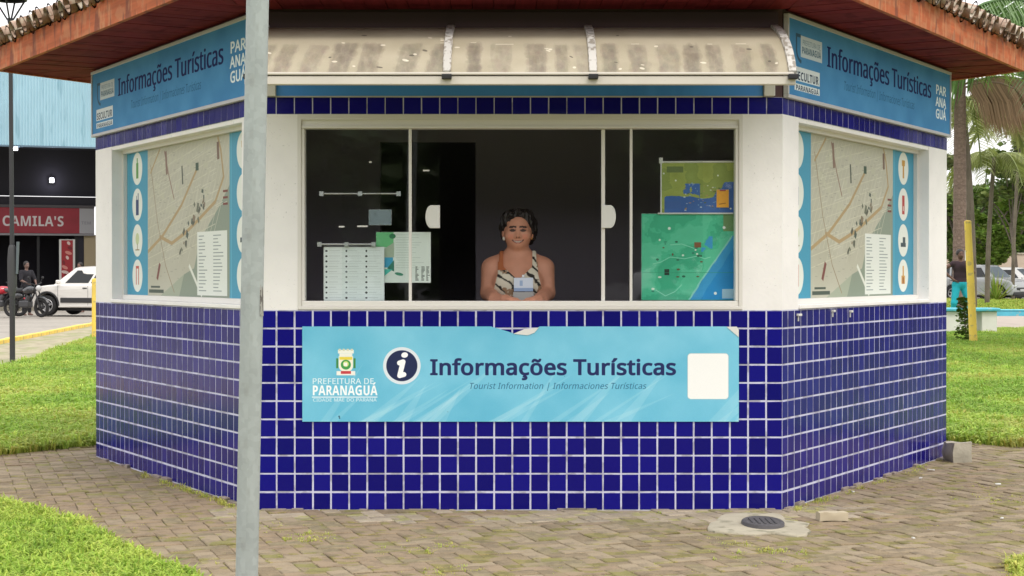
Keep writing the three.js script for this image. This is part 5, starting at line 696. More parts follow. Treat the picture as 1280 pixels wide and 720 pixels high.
{
  // the shop: a blue metal front over a deep dark bay
  const a = W(-60, 342, 61.5), th = 0.36, shop = thing('shop_building', 'large building with pale blue corrugated metal front above a dark open bay', 'building', [a[0], 0, a[2]], th);
  const blueT = colorTex(512, (u, v) => { const s = 0.45 * sstep(0.66, 0.76, fbm(u * 30 + 4, v * 3, 4)), k = 0.9 + 0.2 * fbm(u * 5, v * 5, 4, 5); return [lerp(0.36 * k, 0.16, s), lerp(0.56 * k, 0.33, s), lerp(0.66 * k, 0.42, s)]; });
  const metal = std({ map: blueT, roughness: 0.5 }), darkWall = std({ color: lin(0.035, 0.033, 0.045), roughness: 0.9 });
  const y0 = 6.08, y1 = 9.75;
  for (let k = 0; k < 8; k++) { const n = 11, w = 1.18, p = [], uv = []; const P = (i, y) => { const r = i % 4; return [k * w + i * w / 44 + 0.004, y, r === 1 || r === 2 ? 0.035 : 0]; }; for (let i = 0; i < 44; i++) { const A = P(i, y0), B = P(i + 1, y0), C = P(i + 1, y1), D = P(i, y1); for (const v of [A, B, C, A, C, D]) { p.push(...v); uv.push(v[0] * 0.2, v[1] * 0.2); } } const g = new THREE.BufferGeometry(); g.setAttribute('position', new THREE.Float32BufferAttribute(p, 3)); g.setAttribute('uv', new THREE.Float32BufferAttribute(uv, 2)); g.computeVertexNormals(); part(shop, 'siding_panel', toCreasedNormals(g, 0.2), metal); }
  part(shop, 'parapet', boxUV(merge([bx(-0.05, 9.6, y0 - 0.06, y0, -0.1, 0.05), bx(-0.05, 9.6, y1, y1 + 0.12, -0.3, 0.06)])), std({ color: lin(0.1, 0.16, 0.22), roughness: 0.5 }));
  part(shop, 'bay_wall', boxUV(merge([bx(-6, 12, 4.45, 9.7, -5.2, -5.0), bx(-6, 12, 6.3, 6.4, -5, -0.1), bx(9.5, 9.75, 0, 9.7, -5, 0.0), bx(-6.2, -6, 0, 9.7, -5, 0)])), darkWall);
  part(shop, 'roof', boxUV(bx(-6.2, 12, 9.5, 9.62, -14, -0.32)), std({ color: lin(0.2, 0.2, 0.2) }));
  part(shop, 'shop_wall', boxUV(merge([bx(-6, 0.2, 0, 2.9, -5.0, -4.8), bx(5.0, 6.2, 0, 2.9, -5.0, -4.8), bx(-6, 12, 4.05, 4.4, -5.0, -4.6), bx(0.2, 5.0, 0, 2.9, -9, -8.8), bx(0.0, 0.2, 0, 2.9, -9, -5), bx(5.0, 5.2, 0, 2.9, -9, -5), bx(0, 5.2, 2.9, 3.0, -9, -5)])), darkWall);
  part(shop, 'beige_pillar', boxUV(bx(5.22, 6.2, 0, 2.89, -4.95, -4.72)), std({ color: lin(0.42, 0.34, 0.22), roughness: 0.9 }));
  part(shop, 'shop_floor', boxUV(bx(-6, 12, -0.05, 0.12, -9, -0.4)), std({ map: M.concrete.map, color: lin(0.5, 0.5, 0.5), roughness: 0.9 }));
  part(shop, 'door_frame', merge([bx(0.2, 0.35, 0.12, 2.9, -4.98, -4.75), bx(4.85, 5.0, 0.12, 2.9, -4.98, -4.75), bx(3.4, 3.5, 0.12, 2.9, -4.98, -4.78)]), M.dark);
  part(shop, 'column', boxUV(bx(6.25, 6.6, 0, 6.05, -1.2, -0.85)), std({ color: lin(0.05, 0.06, 0.1), roughness: 0.7 }));
  // sign, banner and lamps, set out where they hang
  const front = (px, py, dz) => { // point of the plane z = dz in the shop's own axes behind pixel (px, py)
    const n = V(Math.sin(th), 0, Math.cos(th)), o = V(a[0], 0, a[2]).addScaledVector(n, dz), d = V((px - 640) / 2115, (HORIZON - py) / 2115, -1), t = (o.dot(n) - 1.353 * n.y) / d.dot(n); return [d.x * t, 1.353 + d.y * t, d.z * t]; };
  const s0 = front(-45, 291, -4.55), s1 = front(118, 292, -4.55), sw = Math.hypot(s1[0] - s0[0], s1[2] - s0[2]);
  const sg = thing('shop_sign', "long dark red shop sign reading CAMILA'S with a grey end panel, above the shop opening", 'sign', [s0[0], s0[1], s0[2]], th);
  const t = canvasTex(1024, 230, (g, w, h) => { mottle(g, w, h, [150, 26, 46], [14, 6, 8], 5, 2); g.fillStyle = '#a9a7ad'; g.fillRect(w * 0.885, 0, w * 0.115, h); g.fillStyle = '#8b8a92'; g.font = `bold 40px ${FONT}`; g.fillText('TEM', w * 0.9, h * 0.64); g.fillStyle = '#d8d2d4'; fit(g, "CAMILA'S", w * 0.285, w * 0.765, h * 0.72, 128, 'bold'); grain(g, w, h, 8, 3); });
  part(sg, 'sign_box', boxUV(rbx(0, sw, 0, 1.02, -0.15, -0.004, 0.01)), std({ color: lin(0.1, 0.05, 0.06) })); part(sg, 'sign_print', new THREE.PlaneGeometry(sw - 0.02, 1.0).translate(sw / 2, 0.51, 0), std({ map: t, roughness: 0.5 })); part(sg, 'lower_trim', boxUV(bx(0, sw, -0.08, -0.004, -0.15, 0.03)), std({ color: lin(0.25, 0.24, 0.26), roughness: 0.5 })); part(sg, 'upper_trim', boxUV(bx(0, sw, 1.024, 1.13, -0.15, 0.05)), std({ color: lin(0.09, 0.08, 0.09), roughness: 0.6 }));
  const b0 = front(74, 362, -4.6), b1 = front(94, 362, -4.6), bt = front(74, 299, -4.6), bw = Math.hypot(b1[0] - b0[0], b1[2] - b0[2]), bh = bt[1] - b0[1];
  const bn = thing('shop_banner', 'narrow red and white upright banner beside the shop door', 'banner', b0, th); part(bn, 'panel', rbx(0, bw, 0, bh, -0.02, 0, 0.004), M.whitePlastic);
  part(bn, 'print', new THREE.PlaneGeometry(bw * 0.72, bh * 0.96).translate(bw / 2, bh / 2, 0.004), std({ map: canvasTex(128, 400, (g, w, h) => { g.fillStyle = '#a8202a'; g.fillRect(0, 0, w, h); for (let i = 0; i < 9; i++) { const q = rngOf(i + 3); g.fillStyle = ['#e4c9c2', '#7c0f1a', '#d98b80'][i % 3]; g.beginPath(); g.ellipse(w * (0.2 + 0.6 * q()), h * (0.06 + i * 0.1), w * (0.15 + 0.2 * q()), h * 0.035, q(), 0, 7); g.fill(); } }), roughness: 0.5 }));
  for (const [px, py, dz, l] of [[19.5, 185, -0.35, 'small white lamp under the lower edge of the blue metal front'], [65, 225.5, -4.8, 'small white lamp on the dark wall above the shop sign']]) {
    const q = front(px, py, dz), lp = thing('wall_lamp', l, 'lamp', q, th); part(lp, 'lamp_box', rbx(-0.09, 0.09, -0.1, 0.1, -0.06, 0.06, 0.015), std({ color: lin(0.9, 0.9, 0.95), emissive: lin(0.95, 0.95, 1), emissiveIntensity: 1.2, roughness: 0.5 })); part(lp, 'bracket', bx(-0.02, 0.02, 0.1, 0.16, -0.02, 0.02), M.black);
    const pl = new THREE.PointLight(0xf2f2ff, 0.8, 0, 2); pl.position.set(0, -0.02, 0.3); pl.castShadow = true; pl.shadow.radius = 4; lp.add(pl);
  }
}

function makeCar(name, label, group, o) { // front towards -x, ground at y = 0
  const c = thing(name, label, 'car', [0, 0, 0], 0, group), Wd = o.width ?? 1.7, L = o.length ?? 3.9, wr = o.wheel ?? 0.31, f = -L / 2, ax = [f + 0.78, f + 0.78 + (o.base ?? 2.45)], belt = o.belt ?? 0.98, sill = 0.26, roof = o.roof ?? 1.58;
  const paintM = phy({ color: lin(...o.color), roughness: 0.35, clearcoat: 0.6, clearcoatRoughness: 0.1 });
  const s = new THREE.Shape(); s.moveTo(f + 0.08, sill);
  const arch = (x) => { s.lineTo(x - wr - 0.07, sill); s.absarc(x, wr, wr + 0.07, Math.PI + 0.14, -0.14, true); s.lineTo(x + wr + 0.07, sill); };
  arch(ax[0]); arch(ax[1]); s.lineTo(L / 2 - 0.06, sill); s.quadraticCurveTo(L / 2, 0.32, L / 2, 0.55); s.lineTo(L / 2 - 0.03, belt); s.lineTo(f + 1.05, belt); s.quadraticCurveTo(f + 0.35, belt - 0.03, f + 0.1, belt - 0.19); s.quadraticCurveTo(f, 0.7, f, 0.52); s.quadraticCurveTo(f, 0.32, f + 0.08, sill);
  const shell = new THREE.ExtrudeGeometry(s, { depth: Wd - 0.16, bevelEnabled: true, bevelSize: 0.05, bevelThickness: 0.08, bevelSegments: 4, bevelOffset: -0.05, curveSegments: 16 }).translate(0, 0, -(Wd - 0.16) / 2);
  const body = part(c, 'body', toCreasedNormals(shell, 0.55), paintM);
  // cabin: rounded hull narrowing upwards, with glass let in
  const xb0 = f + 0.98, xb1 = L / 2 - 0.05, xr0 = f + 1.72, xr1 = o.estate === false ? L / 2 - 0.95 : L / 2 - 0.28, zb = Wd / 2 - 0.06, zr = Wd / 2 - 0.22, hull = [];
  for (const sgn of [-1, 1]) for (let i = 0; i <= 6; i++) { const t = i / 6; hull.push(V(lerp(xb0, xb1, t), belt - 0.01, sgn * (zb - 0.02 * (t < 0.1 ? 1 : 0)))); hull.push(V(lerp(xr0, xr1, t), roof - 0.05 + 0.05 * Math.sin(Math.PI * (0.12 + 0.76 * t)), sgn * zr)); hull.push(V(lerp(xr0 + 0.06, xr1 - 0.04, t), roof + 0.03 * Math.sin(Math.PI * t), sgn * (zr - 0.14))); }
  part(c, 'cabin', toCreasedNormals(prep(new ConvexGeometry(hull)), 0.6), paintM);
  const pt = (t, h, sgn, off = 0.006) => V(lerp(lerp(xb0, xb1, t), lerp(xr0, xr1, t), h), lerp(belt, roof - 0.04, h), sgn * (lerp(zb, zr, h) + off));
  const quad = (A, B, C, D) => { const n = V(0, 0, 0).crossVectors(B.clone().sub(A), D.clone().sub(A)).normalize().multiplyScalar(0.006), g = new ConvexGeometry([A, B, C, D, ...[A, B, C, D].map((q) => q.clone().sub(n))]); return prep(g); };
  for (const sgn of [-1, 1]) for (const [t0, t1, u0, u1] of [[0.13, 0.44, 0.09, 0.43], [0.475, 0.74, 0.47, 0.75], [0.775, 0.92, 0.79, 0.93]]) part(c, 'side_window', quad(pt(t0, 0.1, sgn), pt(t1, 0.1, sgn), pt(u1, 0.86, sgn), pt(u0, 0.86, sgn)), M.carGlass);
  const ws = (h, k, x0, x1) => V(lerp(x0, x1, h), lerp(belt, roof - 0.03, h), k * lerp(zb, zr, h) * 0.9); const off = V(-0.012, 0.008, 0); part(c, 'windscreen', quad(ws(0.08, -1, xb0, xr0).add(off), ws(0.08, 1, xb0, xr0).add(off), ws(0.92, 1, xb0, xr0).add(off), ws(0.92, -1, xb0, xr0).add(off)), o.screen ?? M.carGlass);
  const offr = V(0.014, 0.006, 0); part(c, 'rear_window', quad(ws(0.15, -1, xb1, xr1).add(offr), ws(0.15, 1, xb1, xr1).add(offr), ws(0.88, 1, xb1, xr1).add(offr), ws(0.88, -1, xb1, xr1).add(offr)), M.carGlass);
  const wz = Wd / 2 - 0.1; for (const x of ax) for (const sgn of [-1, 1]) {
    const w = new THREE.Group(); w.name = 'wheel'; w.position.set(x, wr, sgn * wz); c.add(w);
    part(w, 'tyre', new THREE.LatheGeometry([[wr * 0.62, -0.1], [wr * 0.9, -0.105], [wr, -0.08], [wr, 0.08], [wr * 0.9, 0.105], [wr * 0.62, 0.1]].map((p) => new THREE.Vector2(...p)), 28).rotateX(Math.PI / 2), M.rubber);
    const sp = []; for (let i = 0; i < 5; i++) sp.push(bx(-0.03, 0.03, 0.02, wr * 0.62, -0.02, 0.03).rotateZ(i * 1.2566).translate(0, 0, sgn * 0.07)); sp.push(new THREE.CylinderGeometry(0.06, 0.06, 0.05, 14).rotateX(Math.PI / 2).translate(0, 0, sgn * 0.08), new THREE.TorusGeometry(wr * 0.61, 0.02, 8, 26).translate(0, 0, sgn * 0.09)); part(w, 'rim', merge(sp), std({ color: lin(0.45, 0.45, 0.46), roughness: 0.35, metalness: 0.7 })); part(w, 'brake_disc', new THREE.CylinderGeometry(wr * 0.58, wr * 0.58, 0.02, 20).rotateX(Math.PI / 2), M.dark);
  }
  part(c, 'underbody', bx(f + 0.2, L / 2 - 0.2, 0.16, sill + 0.25, -Wd / 2 + 0.24, Wd / 2 - 0.24), M.black);
  for (const sgn of [-1, 1]) {
    part(c, 'headlight', rbx(f + 0.005, f + 0.3, 0.66, 0.80, sgn * (Wd / 2 - 0.27) - 0.2, sgn * (Wd / 2 - 0.27) + 0.2, 0.05, 3).rotateZ(0.0), phy({ color: lin(0.6, 0.62, 0.64), roughness: 0.1, clearcoat: 1 })); part(c, 'tail_light', rbx(L / 2 - 0.12, L / 2 - 0.005, 0.75, 1.0, sgn * (Wd / 2 - 0.16) - 0.09, sgn * (Wd / 2 - 0.16) + 0.09, 0.03, 3), std({ color: lin(0.3, 0.01, 0.01), roughness: 0.2 }));
    part(c, 'mirror', rbx(f + 1.18, f + 1.30, belt + 0.02, belt + 0.15, sgn * (Wd / 2 + 0.07) - 0.08, sgn * (Wd / 2 + 0.07) + 0.08, 0.04, 3), paintM);
    for (const t of [0.42, 0.72]) part(c, 'door_handle', rbx(lerp(xb0, xb1, t) - 0.08, lerp(xb0, xb1, t) + 0.08, belt - 0.13, belt - 0.095, sgn * (Wd / 2 + 0.003) - 0.015, sgn * (Wd / 2 + 0.003) + 0.015, 0.01), o.handle ?? M.black);
    part(c, 'door_gap', merge([xb0 + 0.2, lerp(xb0, xb1, 0.46), lerp(xb0, xb1, 0.76)].map((x) => bx(x - 0.005, x + 0.005, 0.34, belt - 0.03, sgn * Wd / 2 - 0.003, sgn * Wd / 2 + 0.002))), M.black);
    if (o.cladding) { part(c, 'side_cladding', rbx(ax[0] + 0.5, ax[1] - 0.48, 0.42, 0.58, sgn * (Wd / 2 + 0.008) - 0.02, sgn * (Wd / 2 + 0.008) + 0.02, 0.018), std({ color: lin(0.035, 0.035, 0.038), roughness: 0.7 })); for (const x of ax) part(c, 'wheel_arch_trim', new THREE.TorusGeometry(wr + 0.105, 0.04, 6, 22, Math.PI).scale(1, 1, 0.8).translate(x, wr, sgn * (Wd / 2 - 0.01)), std({ color: lin(0.03, 0.03, 0.033), roughness: 0.75 })); }
  }
  part(c, 'front_bumper', merge([rbx(f - 0.02, f + 0.14, 0.27, 0.44, -Wd / 2 + 0.12, Wd / 2 - 0.12, 0.04, 3), rbx(f - 0.012, f + 0.1, 0.52, 0.66, -0.5, 0.5, 0.03, 2)]), std({ color: lin(0.03, 0.03, 0.033), roughness: 0.6 }));
  part(c, 'number_plate', rbx(f - 0.035, f - 0.021, 0.46, 0.58, -0.2, 0.2, 0.004), std({ color: lin(0.5, 0.5, 0.52), roughness: 0.5 }));
  return c;
}
{
  const w = makeCar('parked_car', 'white compact car with dark side cladding and wheel arches parked in front of the shop', undefined, { color: [0.78, 0.76, 0.72], cladding: true, length: 3.85, base: 2.36, wheel: 0.325, roof: 1.57, belt: 1.0 });
  const [x, , z] = W(68, 391, 54.5); w.rotation.y = -0.30; w.position.set(x + 1.12, 0, z - 0.4);
  const s = makeCar('parked_car', 'silver car with a dark grille parked under the trees, behind the spiky plant', 'cars parked under the trees', { color: [0.36, 0.37, 0.39], length: 4.4, base: 2.6, wheel: 0.36, roof: 1.78, belt: 1.12, width: 1.85, screen: phy({ color: lin(0.16, 0.19, 0.22), roughness: 0.1 }) });
  const p = W(1228, 373, 86); s.position.set(p[0], 0, p[2]); s.rotation.y = Math.PI - 0.8;
  const t = makeCar('parked_car', 'white car parked under the trees at the right edge', 'cars parked under the trees', { color: [0.72, 0.72, 0.70], length: 4.5, base: 2.65, wheel: 0.36, roof: 1.68, belt: 1.06, width: 1.85, screen: phy({ color: lin(0.14, 0.17, 0.2), roughness: 0.1 }) });
  const q = W(1262, 373, 92); t.position.set(q[0], 0, q[2]); t.rotation.y = Math.PI - 0.6;
  const u = makeCar('parked_car', 'pale car behind the person in turquoise trousers, mostly hidden by the kiosk', 'cars parked under the trees', { color: [0.66, 0.67, 0.68], length: 4.2, roof: 1.6 }); const e = W(1178, 374, 88); u.position.set(e[0], 0, e[2]); u.rotation.y = 0.4;
}
function makeBike(label, col, pos, turn) {
  const b = thing('motorcycle', label, 'motorcycle', pos, turn), pm = phy({ color: lin(...col), roughness: 0.3, clearcoat: 0.8 });
  for (const x of [-0.66, 0.62]) { const w = new THREE.Group(); w.name = 'wheel'; w.position.set(x, 0.3, 0); b.add(w); part(w, 'tyre', new THREE.TorusGeometry(0.25, 0.05, 10, 30), M.rubber); const sp = [new THREE.TorusGeometry(0.2, 0.012, 6, 26), new THREE.CylinderGeometry(0.05, 0.05, 0.12, 12).rotateX(Math.PI / 2)]; for (let i = 0; i < 8; i++) sp.push(bar([0, 0, 0], [0.2 * Math.cos(i * 0.785), 0.2 * Math.sin(i * 0.785), 0], 0.006, 0.006, 5)); part(w, 'rim', merge(sp), M.dark); }
  for (const s of [-1, 1]) part(b, 'fork', bar([-0.66, 0.3, s * 0.09], [-0.42, 0.98, s * 0.07], 0.024, 0.02), M.dark);
  part(b, 'frame', merge([tube([[-0.44, 0.86, 0], [-0.2, 0.5, 0], [0.1, 0.32, 0], [0.3, 0.4, 0]], 0.025), tube([[-0.44, 0.86, 0], [0, 0.74, 0], [0.4, 0.72, 0], [0.75, 0.82, 0]], 0.024), bar([0.25, 0.4, 0.08], [0.62, 0.3, 0.08], 0.022), bar([0.25, 0.4, -0.08], [0.62, 0.3, -0.08], 0.022), bar([0.45, 0.72, 0.1], [0.55, 0.36, 0.1], 0.02)]), M.black);
  part(b, 'engine', merge([rbx(-0.2, 0.2, 0.3, 0.52, -0.13, 0.13, 0.05, 3), new THREE.CylinderGeometry(0.09, 0.1, 0.22, 14).rotateZ(0.5).translate(-0.12, 0.58, 0)]), std({ color: lin(0.08, 0.08, 0.085), roughness: 0.4, metalness: 0.6 }));
  part(b, 'tank', new THREE.SphereGeometry(1, 20, 14).scale(0.27, 0.13, 0.14).rotateZ(-0.1).translate(-0.15, 0.83, 0), pm); part(b, 'side_panel', new THREE.SphereGeometry(1, 16, 10).scale(0.22, 0.11, 0.12).translate(0.28, 0.66, 0), pm); part(b, 'tail', new THREE.SphereGeometry(1, 16, 10).scale(0.2, 0.07, 0.09).rotateZ(0.25).translate(0.72, 0.82, 0), pm);
  part(b, 'seat', tube([[0.05, 0.84, 0], [0.3, 0.82, 0], [0.6, 0.88, 0]], 0.085, 16, 10), M.black); part(b, 'handlebar', tube([[-0.3, 1.08, -0.36], [-0.4, 1.04, -0.18], [-0.42, 1.0, 0], [-0.4, 1.04, 0.18], [-0.3, 1.08, 0.36]], 0.016), M.black);
  part(b, 'headlight', new THREE.SphereGeometry(0.095, 16, 12).scale(0.8, 1, 1).translate(-0.54, 0.9, 0), std({ color: lin(0.5, 0.5, 0.5), roughness: 0.2 })); part(b, 'front_fender', new THREE.TorusGeometry(0.315, 0.035, 6, 14, 1.8).rotateZ(0.9).scale(1, 1, 1.6).translate(-0.66, 0.3, 0), pm); part(b, 'exhaust', bar([0.0, 0.3, 0.15], [0.72, 0.38, 0.16], 0.035, 0.05), M.dark);
  for (const s of [-1, 1]) part(b, 'mirror', merge([bar([-0.38, 1.06, s * 0.22], [-0.42, 1.22, s * 0.3], 0.008, 0.008, 6), new THREE.SphereGeometry(0.05, 10, 8).scale(0.5, 0.8, 1.1).translate(-0.42, 1.23, s * 0.3)]), M.black);
  return b;
}
{ const a = W(32, 392, 52.5), b = W(-4, 391, 53.2); makeBike('black motorcycle parked nose right, next to the white car', [0.015, 0.015, 0.018], [a[0], 0, a[2]], Math.PI - 0.5); makeBike('bright red motorcycle parked at the left edge behind the street lamp', [0.5, 0.012, 0.03], [b[0], 0, b[2]], Math.PI + 0.35); }

// ============================================================ right background: bench, post, low kerb, plants
{
  const [x, , z] = W(1212, 418, 38.2), b = thing('bench', 'turquoise topped concrete bench on white block legs on the lawn at the right', 'bench', [x, 0, z], 0.0);
  part(b, 'seat', boxUV(rbx(-1.6, 0.62, 0.505, 0.58, -0.34, 0.3, 0.025)), M.teal); const wl = std({ map: plasterT, color: lin(0.92, 0.93, 0.9), roughness: 0.9 });
  for (const [x0, x1] of [[-0.62, -0.12], [0.22, 0.56], [-1.5, -1.1]]) part(b, 'leg', boxUV(rbx(x0, x1, -0.05, 0.502, -0.28, 0.22, 0.015)), wl);
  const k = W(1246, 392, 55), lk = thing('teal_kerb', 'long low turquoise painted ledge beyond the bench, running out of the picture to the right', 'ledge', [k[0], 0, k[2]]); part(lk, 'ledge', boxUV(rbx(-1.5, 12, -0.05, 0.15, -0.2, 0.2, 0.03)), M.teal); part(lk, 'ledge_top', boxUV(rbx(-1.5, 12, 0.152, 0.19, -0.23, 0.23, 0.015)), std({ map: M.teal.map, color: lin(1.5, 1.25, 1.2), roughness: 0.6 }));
  const p0 = W(1217.5, 430, 32.5), p1 = W(1209.5, 277, 32.5), post = thing('yellow_post', 'tall leaning yellow painted post on the right lawn in front of the bench', 'post', [p0[0], 0, p0[2]]); part(post, 'post_body', boxUV(merge([bar([0, -0.1, 0], [p1[0] - p0[0], p1[1], 0], 0.078, 0.066, 18), new THREE.SphereGeometry(0.066, 14, 6, 0, 6.3, 0, 1.57).scale(1, 0.4, 1).translate(p1[0] - p0[0], p1[1], 0)])), M.yellow); part(post, 'footing', boxUV(rough(new THREE.CylinderGeometry(0.13, 0.16, 0.1, 14, 2).translate(0, 0.0, 0), 0.02, 9, 2)), M.concrete);
}
const leafMat = (r, g, b, t = 0.3) => phy({ color: lin(r, g, b), vertexColors: true, roughness: 0.7, transmission: t, thickness: 0, specularIntensity: 0.35 });
function leafCloud(n, place, size, seed, folded = true) { // leaves as pairs of bent quads spread through a volume
  const q = rngOf(seed), p = [], col = []; const e = new THREE.Euler(), v = V(0, 0, 0);
  for (let i = 0; i < n; i++) {
    const [x, y, z, k] = place(q), s = size * (0.6 + 0.8 * q()), t = 0.6 + 0.75 * q(); e.set(-0.9 + 1.5 * q(), q() * 6.283, (q() - 0.5) * 1.2); const w = s * 0.42;
    const pts = [[0, 0, 0], [w, 0.12 * s, s * 0.45], [0, 0.05 * s, s], [-w, 0.12 * s, s * 0.45]].map((a) => v.set(...a).applyEuler(e).toArray().map((c, j) => c + [x, y, z][j]));
    const c = [t * (0.9 + 0.3 * q()), t, t * 0.8].map((m) => m * (k ?? 1)); for (const j of [0, 1, 2, 0, 2, 3]) { p.push(...pts[j]); col.push(...c); }
  }
  const g = new THREE.BufferGeometry(); g.setAttribute('position', new THREE.Float32BufferAttribute(p, 3)); g.setAttribute('color', new THREE.Float32BufferAttribute(col, 3)); g.computeVertexNormals(); return g;
}
const barkM = std({ map: colorTex(256, (u, v) => { const k = 0.5 + 0.9 * fbm(u * 12, v * 4, 5, 4); return [0.17 * k, 0.14 * k, 0.11 * k]; }), bumpMap: fineBump, bumpScale: 0.02, roughness: 0.95 });
function tree(label, pos, o) {
  const t = thing('tree', label, 'tree', pos, 0, o.group), q = rngOf(o.seed), h = o.h, wood = [], blobs = [];
  const lean = o.lean ?? 0; wood.push(tube([[0, -0.1, 0], [lean * 0.3, h * 0.2, 0.1], [lean, h * 0.45, 0]], o.r, 10, 8));
  for (let i = 0; i < (o.limbs ?? 7); i++) { const a = i * 2.4 + q(), len = o.w * (0.5 + 0.5 * q()), y0 = h * (0.28 + 0.16 * q()), up = h * (0.18 + 0.42 * q()), E = [lean + Math.cos(a) * len, Math.min(h * 0.92, y0 + up), Math.sin(a) * len]; wood.push(tube([[lean * 0.8, y0, 0], [lean + Math.cos(a) * len * 0.45, y0 + up * 0.6, Math.sin(a) * len * 0.45], E], o.r * 0.36, 8, 6)); blobs.push([...E, o.w * (0.32 + 0.25 * q())]); }
  for (let i = 0; i < (o.blobs ?? 8); i++) { const a = q() * 6.283, r = o.w * Math.sqrt(q()) * 0.95; blobs.push([lean + Math.cos(a) * r, h * ((o.low ?? 0.42) + (0.96 - (o.low ?? 0.42)) * q()), Math.sin(a) * r, o.w * (0.22 + 0.26 * q())]); }
  part(t, 'trunk', boxUV(merge(wood), 0.5), barkM);
  part(t, 'crown', leafCloud(o.n ?? 5000, (r) => { const b = blobs[Math.floor(r() * blobs.length)], u = r() * 2 - 1, a = r() * 6.283, s = Math.sqrt(1 - u * u), d = b[3] * Math.pow(r(), 0.45); return [b[0] + Math.cos(a) * s * d, Math.max(0.4, b[1] + u * d * 0.75), b[2] + Math.sin(a) * s * d]; }, o.leaf ?? 0.42, o.seed + 1), leafMat(...o.color));
  return t;
}
function frond(len, droop, nL, lw, ll, seed, hang = 0) { // along +z from the origin: a bent midrib with leaflets down both sides
  const q = rngOf(seed), at = (t) => V(0, len * (0.42 * t - droop * t * t), len * (t - 0.22 * droop * t * t)), out = [new THREE.TubeGeometry(new THREE.CatmullRomCurve3([0, 0.25, 0.5, 0.75, 1].map(at)), 12, 0.03, 5)];
  const p = [], col = []; for (let i = 0; i < nL; i++) for (const s of [-1, 1]) { const t = 0.12 + 0.88 * (i + q() * 0.6) / nL, A = at(t), L = ll * (0.55 + 0.6 * Math.sin(Math.PI * (0.15 + 0.8 * t))) * (0.85 + 0.3 * q()), h = hang + 0.35 * q(); const side = s * (1 - 0.55 * hang), B = V(A.x + side * L * 0.55, A.y - L * (0.10 + 0.35 * h), A.z + L * 0.32), C = V(A.x + side * L * 0.85, A.y - L * (0.35 + 0.75 * h), A.z + L * 0.5), w = V(0, 0.3 * lw, lw); const k = 0.7 + 0.6 * q(); const f = [A.clone().sub(w), A.clone().add(w), B.clone().add(w), B.clone().sub(w)]; for (const v of [f[0], f[1], f[2], f[0], f[2], f[3], f[3], f[2], C]) { p.push(v.x, v.y, v.z); col.push(k * 1.05, k, k * 0.85); } }
  const g = new THREE.BufferGeometry(); g.setAttribute('position', new THREE.Float32BufferAttribute(p, 3)); g.setAttribute('color', new THREE.Float32BufferAttribute(col, 3)); g.computeVertexNormals(); out.push(g); return merge(out);
}
function palm(label, pos, o) {
  const t = thing('palm_tree', label, 'palm', pos, 0, o.group), q = rngOf(o.seed), H = o.h; const pts = []; for (let i = 0; i <= 6; i++) pts.push([(o.lean ?? 0) * (i / 6) ** 2, -0.1 + (H + 0.1) * i / 6, 0]);
  const g = tube(pts, 1, 60, 14), p = g.attributes.position, c = new THREE.CatmullRomCurve3(pts.map((a) => V(...a))); for (let i = 0; i < p.count; i++) { const s = Math.floor(i / 15) / 60, m = c.getPointAt(Math.min(1, s)), r = o.r * (1.12 - 0.3 * s) * (1 + 0.03 * Math.sin(s * H * 18)); p.setXYZ(i, m.x + (p.getX(i) - m.x) * r, m.y + (p.getY(i) - m.y) * r, m.z + (p.getZ(i) - m.z) * r); } g.computeVertexNormals();
  part(t, 'trunk', boxUV(g, 0.6), o.bark ?? barkM); const top = V(o.lean ?? 0, H, 0);
  for (let i = 0; i < o.fronds; i++) { const dead = o.dead?.[i], a = dead ? dead.a : i * 2.399 + q() * 0.5, f = dead ? frond(dead.len, dead.droop, 110, 0.012, dead.ll, o.seed + i, 0.9) : frond(o.len * (0.8 + 0.35 * q()), 0.35 + 0.75 * q(), 40, o.lw ?? 0.03, o.ll ?? 0.75, o.seed + i, 0.15 + 0.4 * q()); f.rotateY(a).translate(top.x, top.y - (dead ? dead.dy : 0), top.z); part(t, 'frond', f, dead ? o.deadMat : o.mat, dead ? 'dead brown hanging frond' : undefined); }
  return t;
}
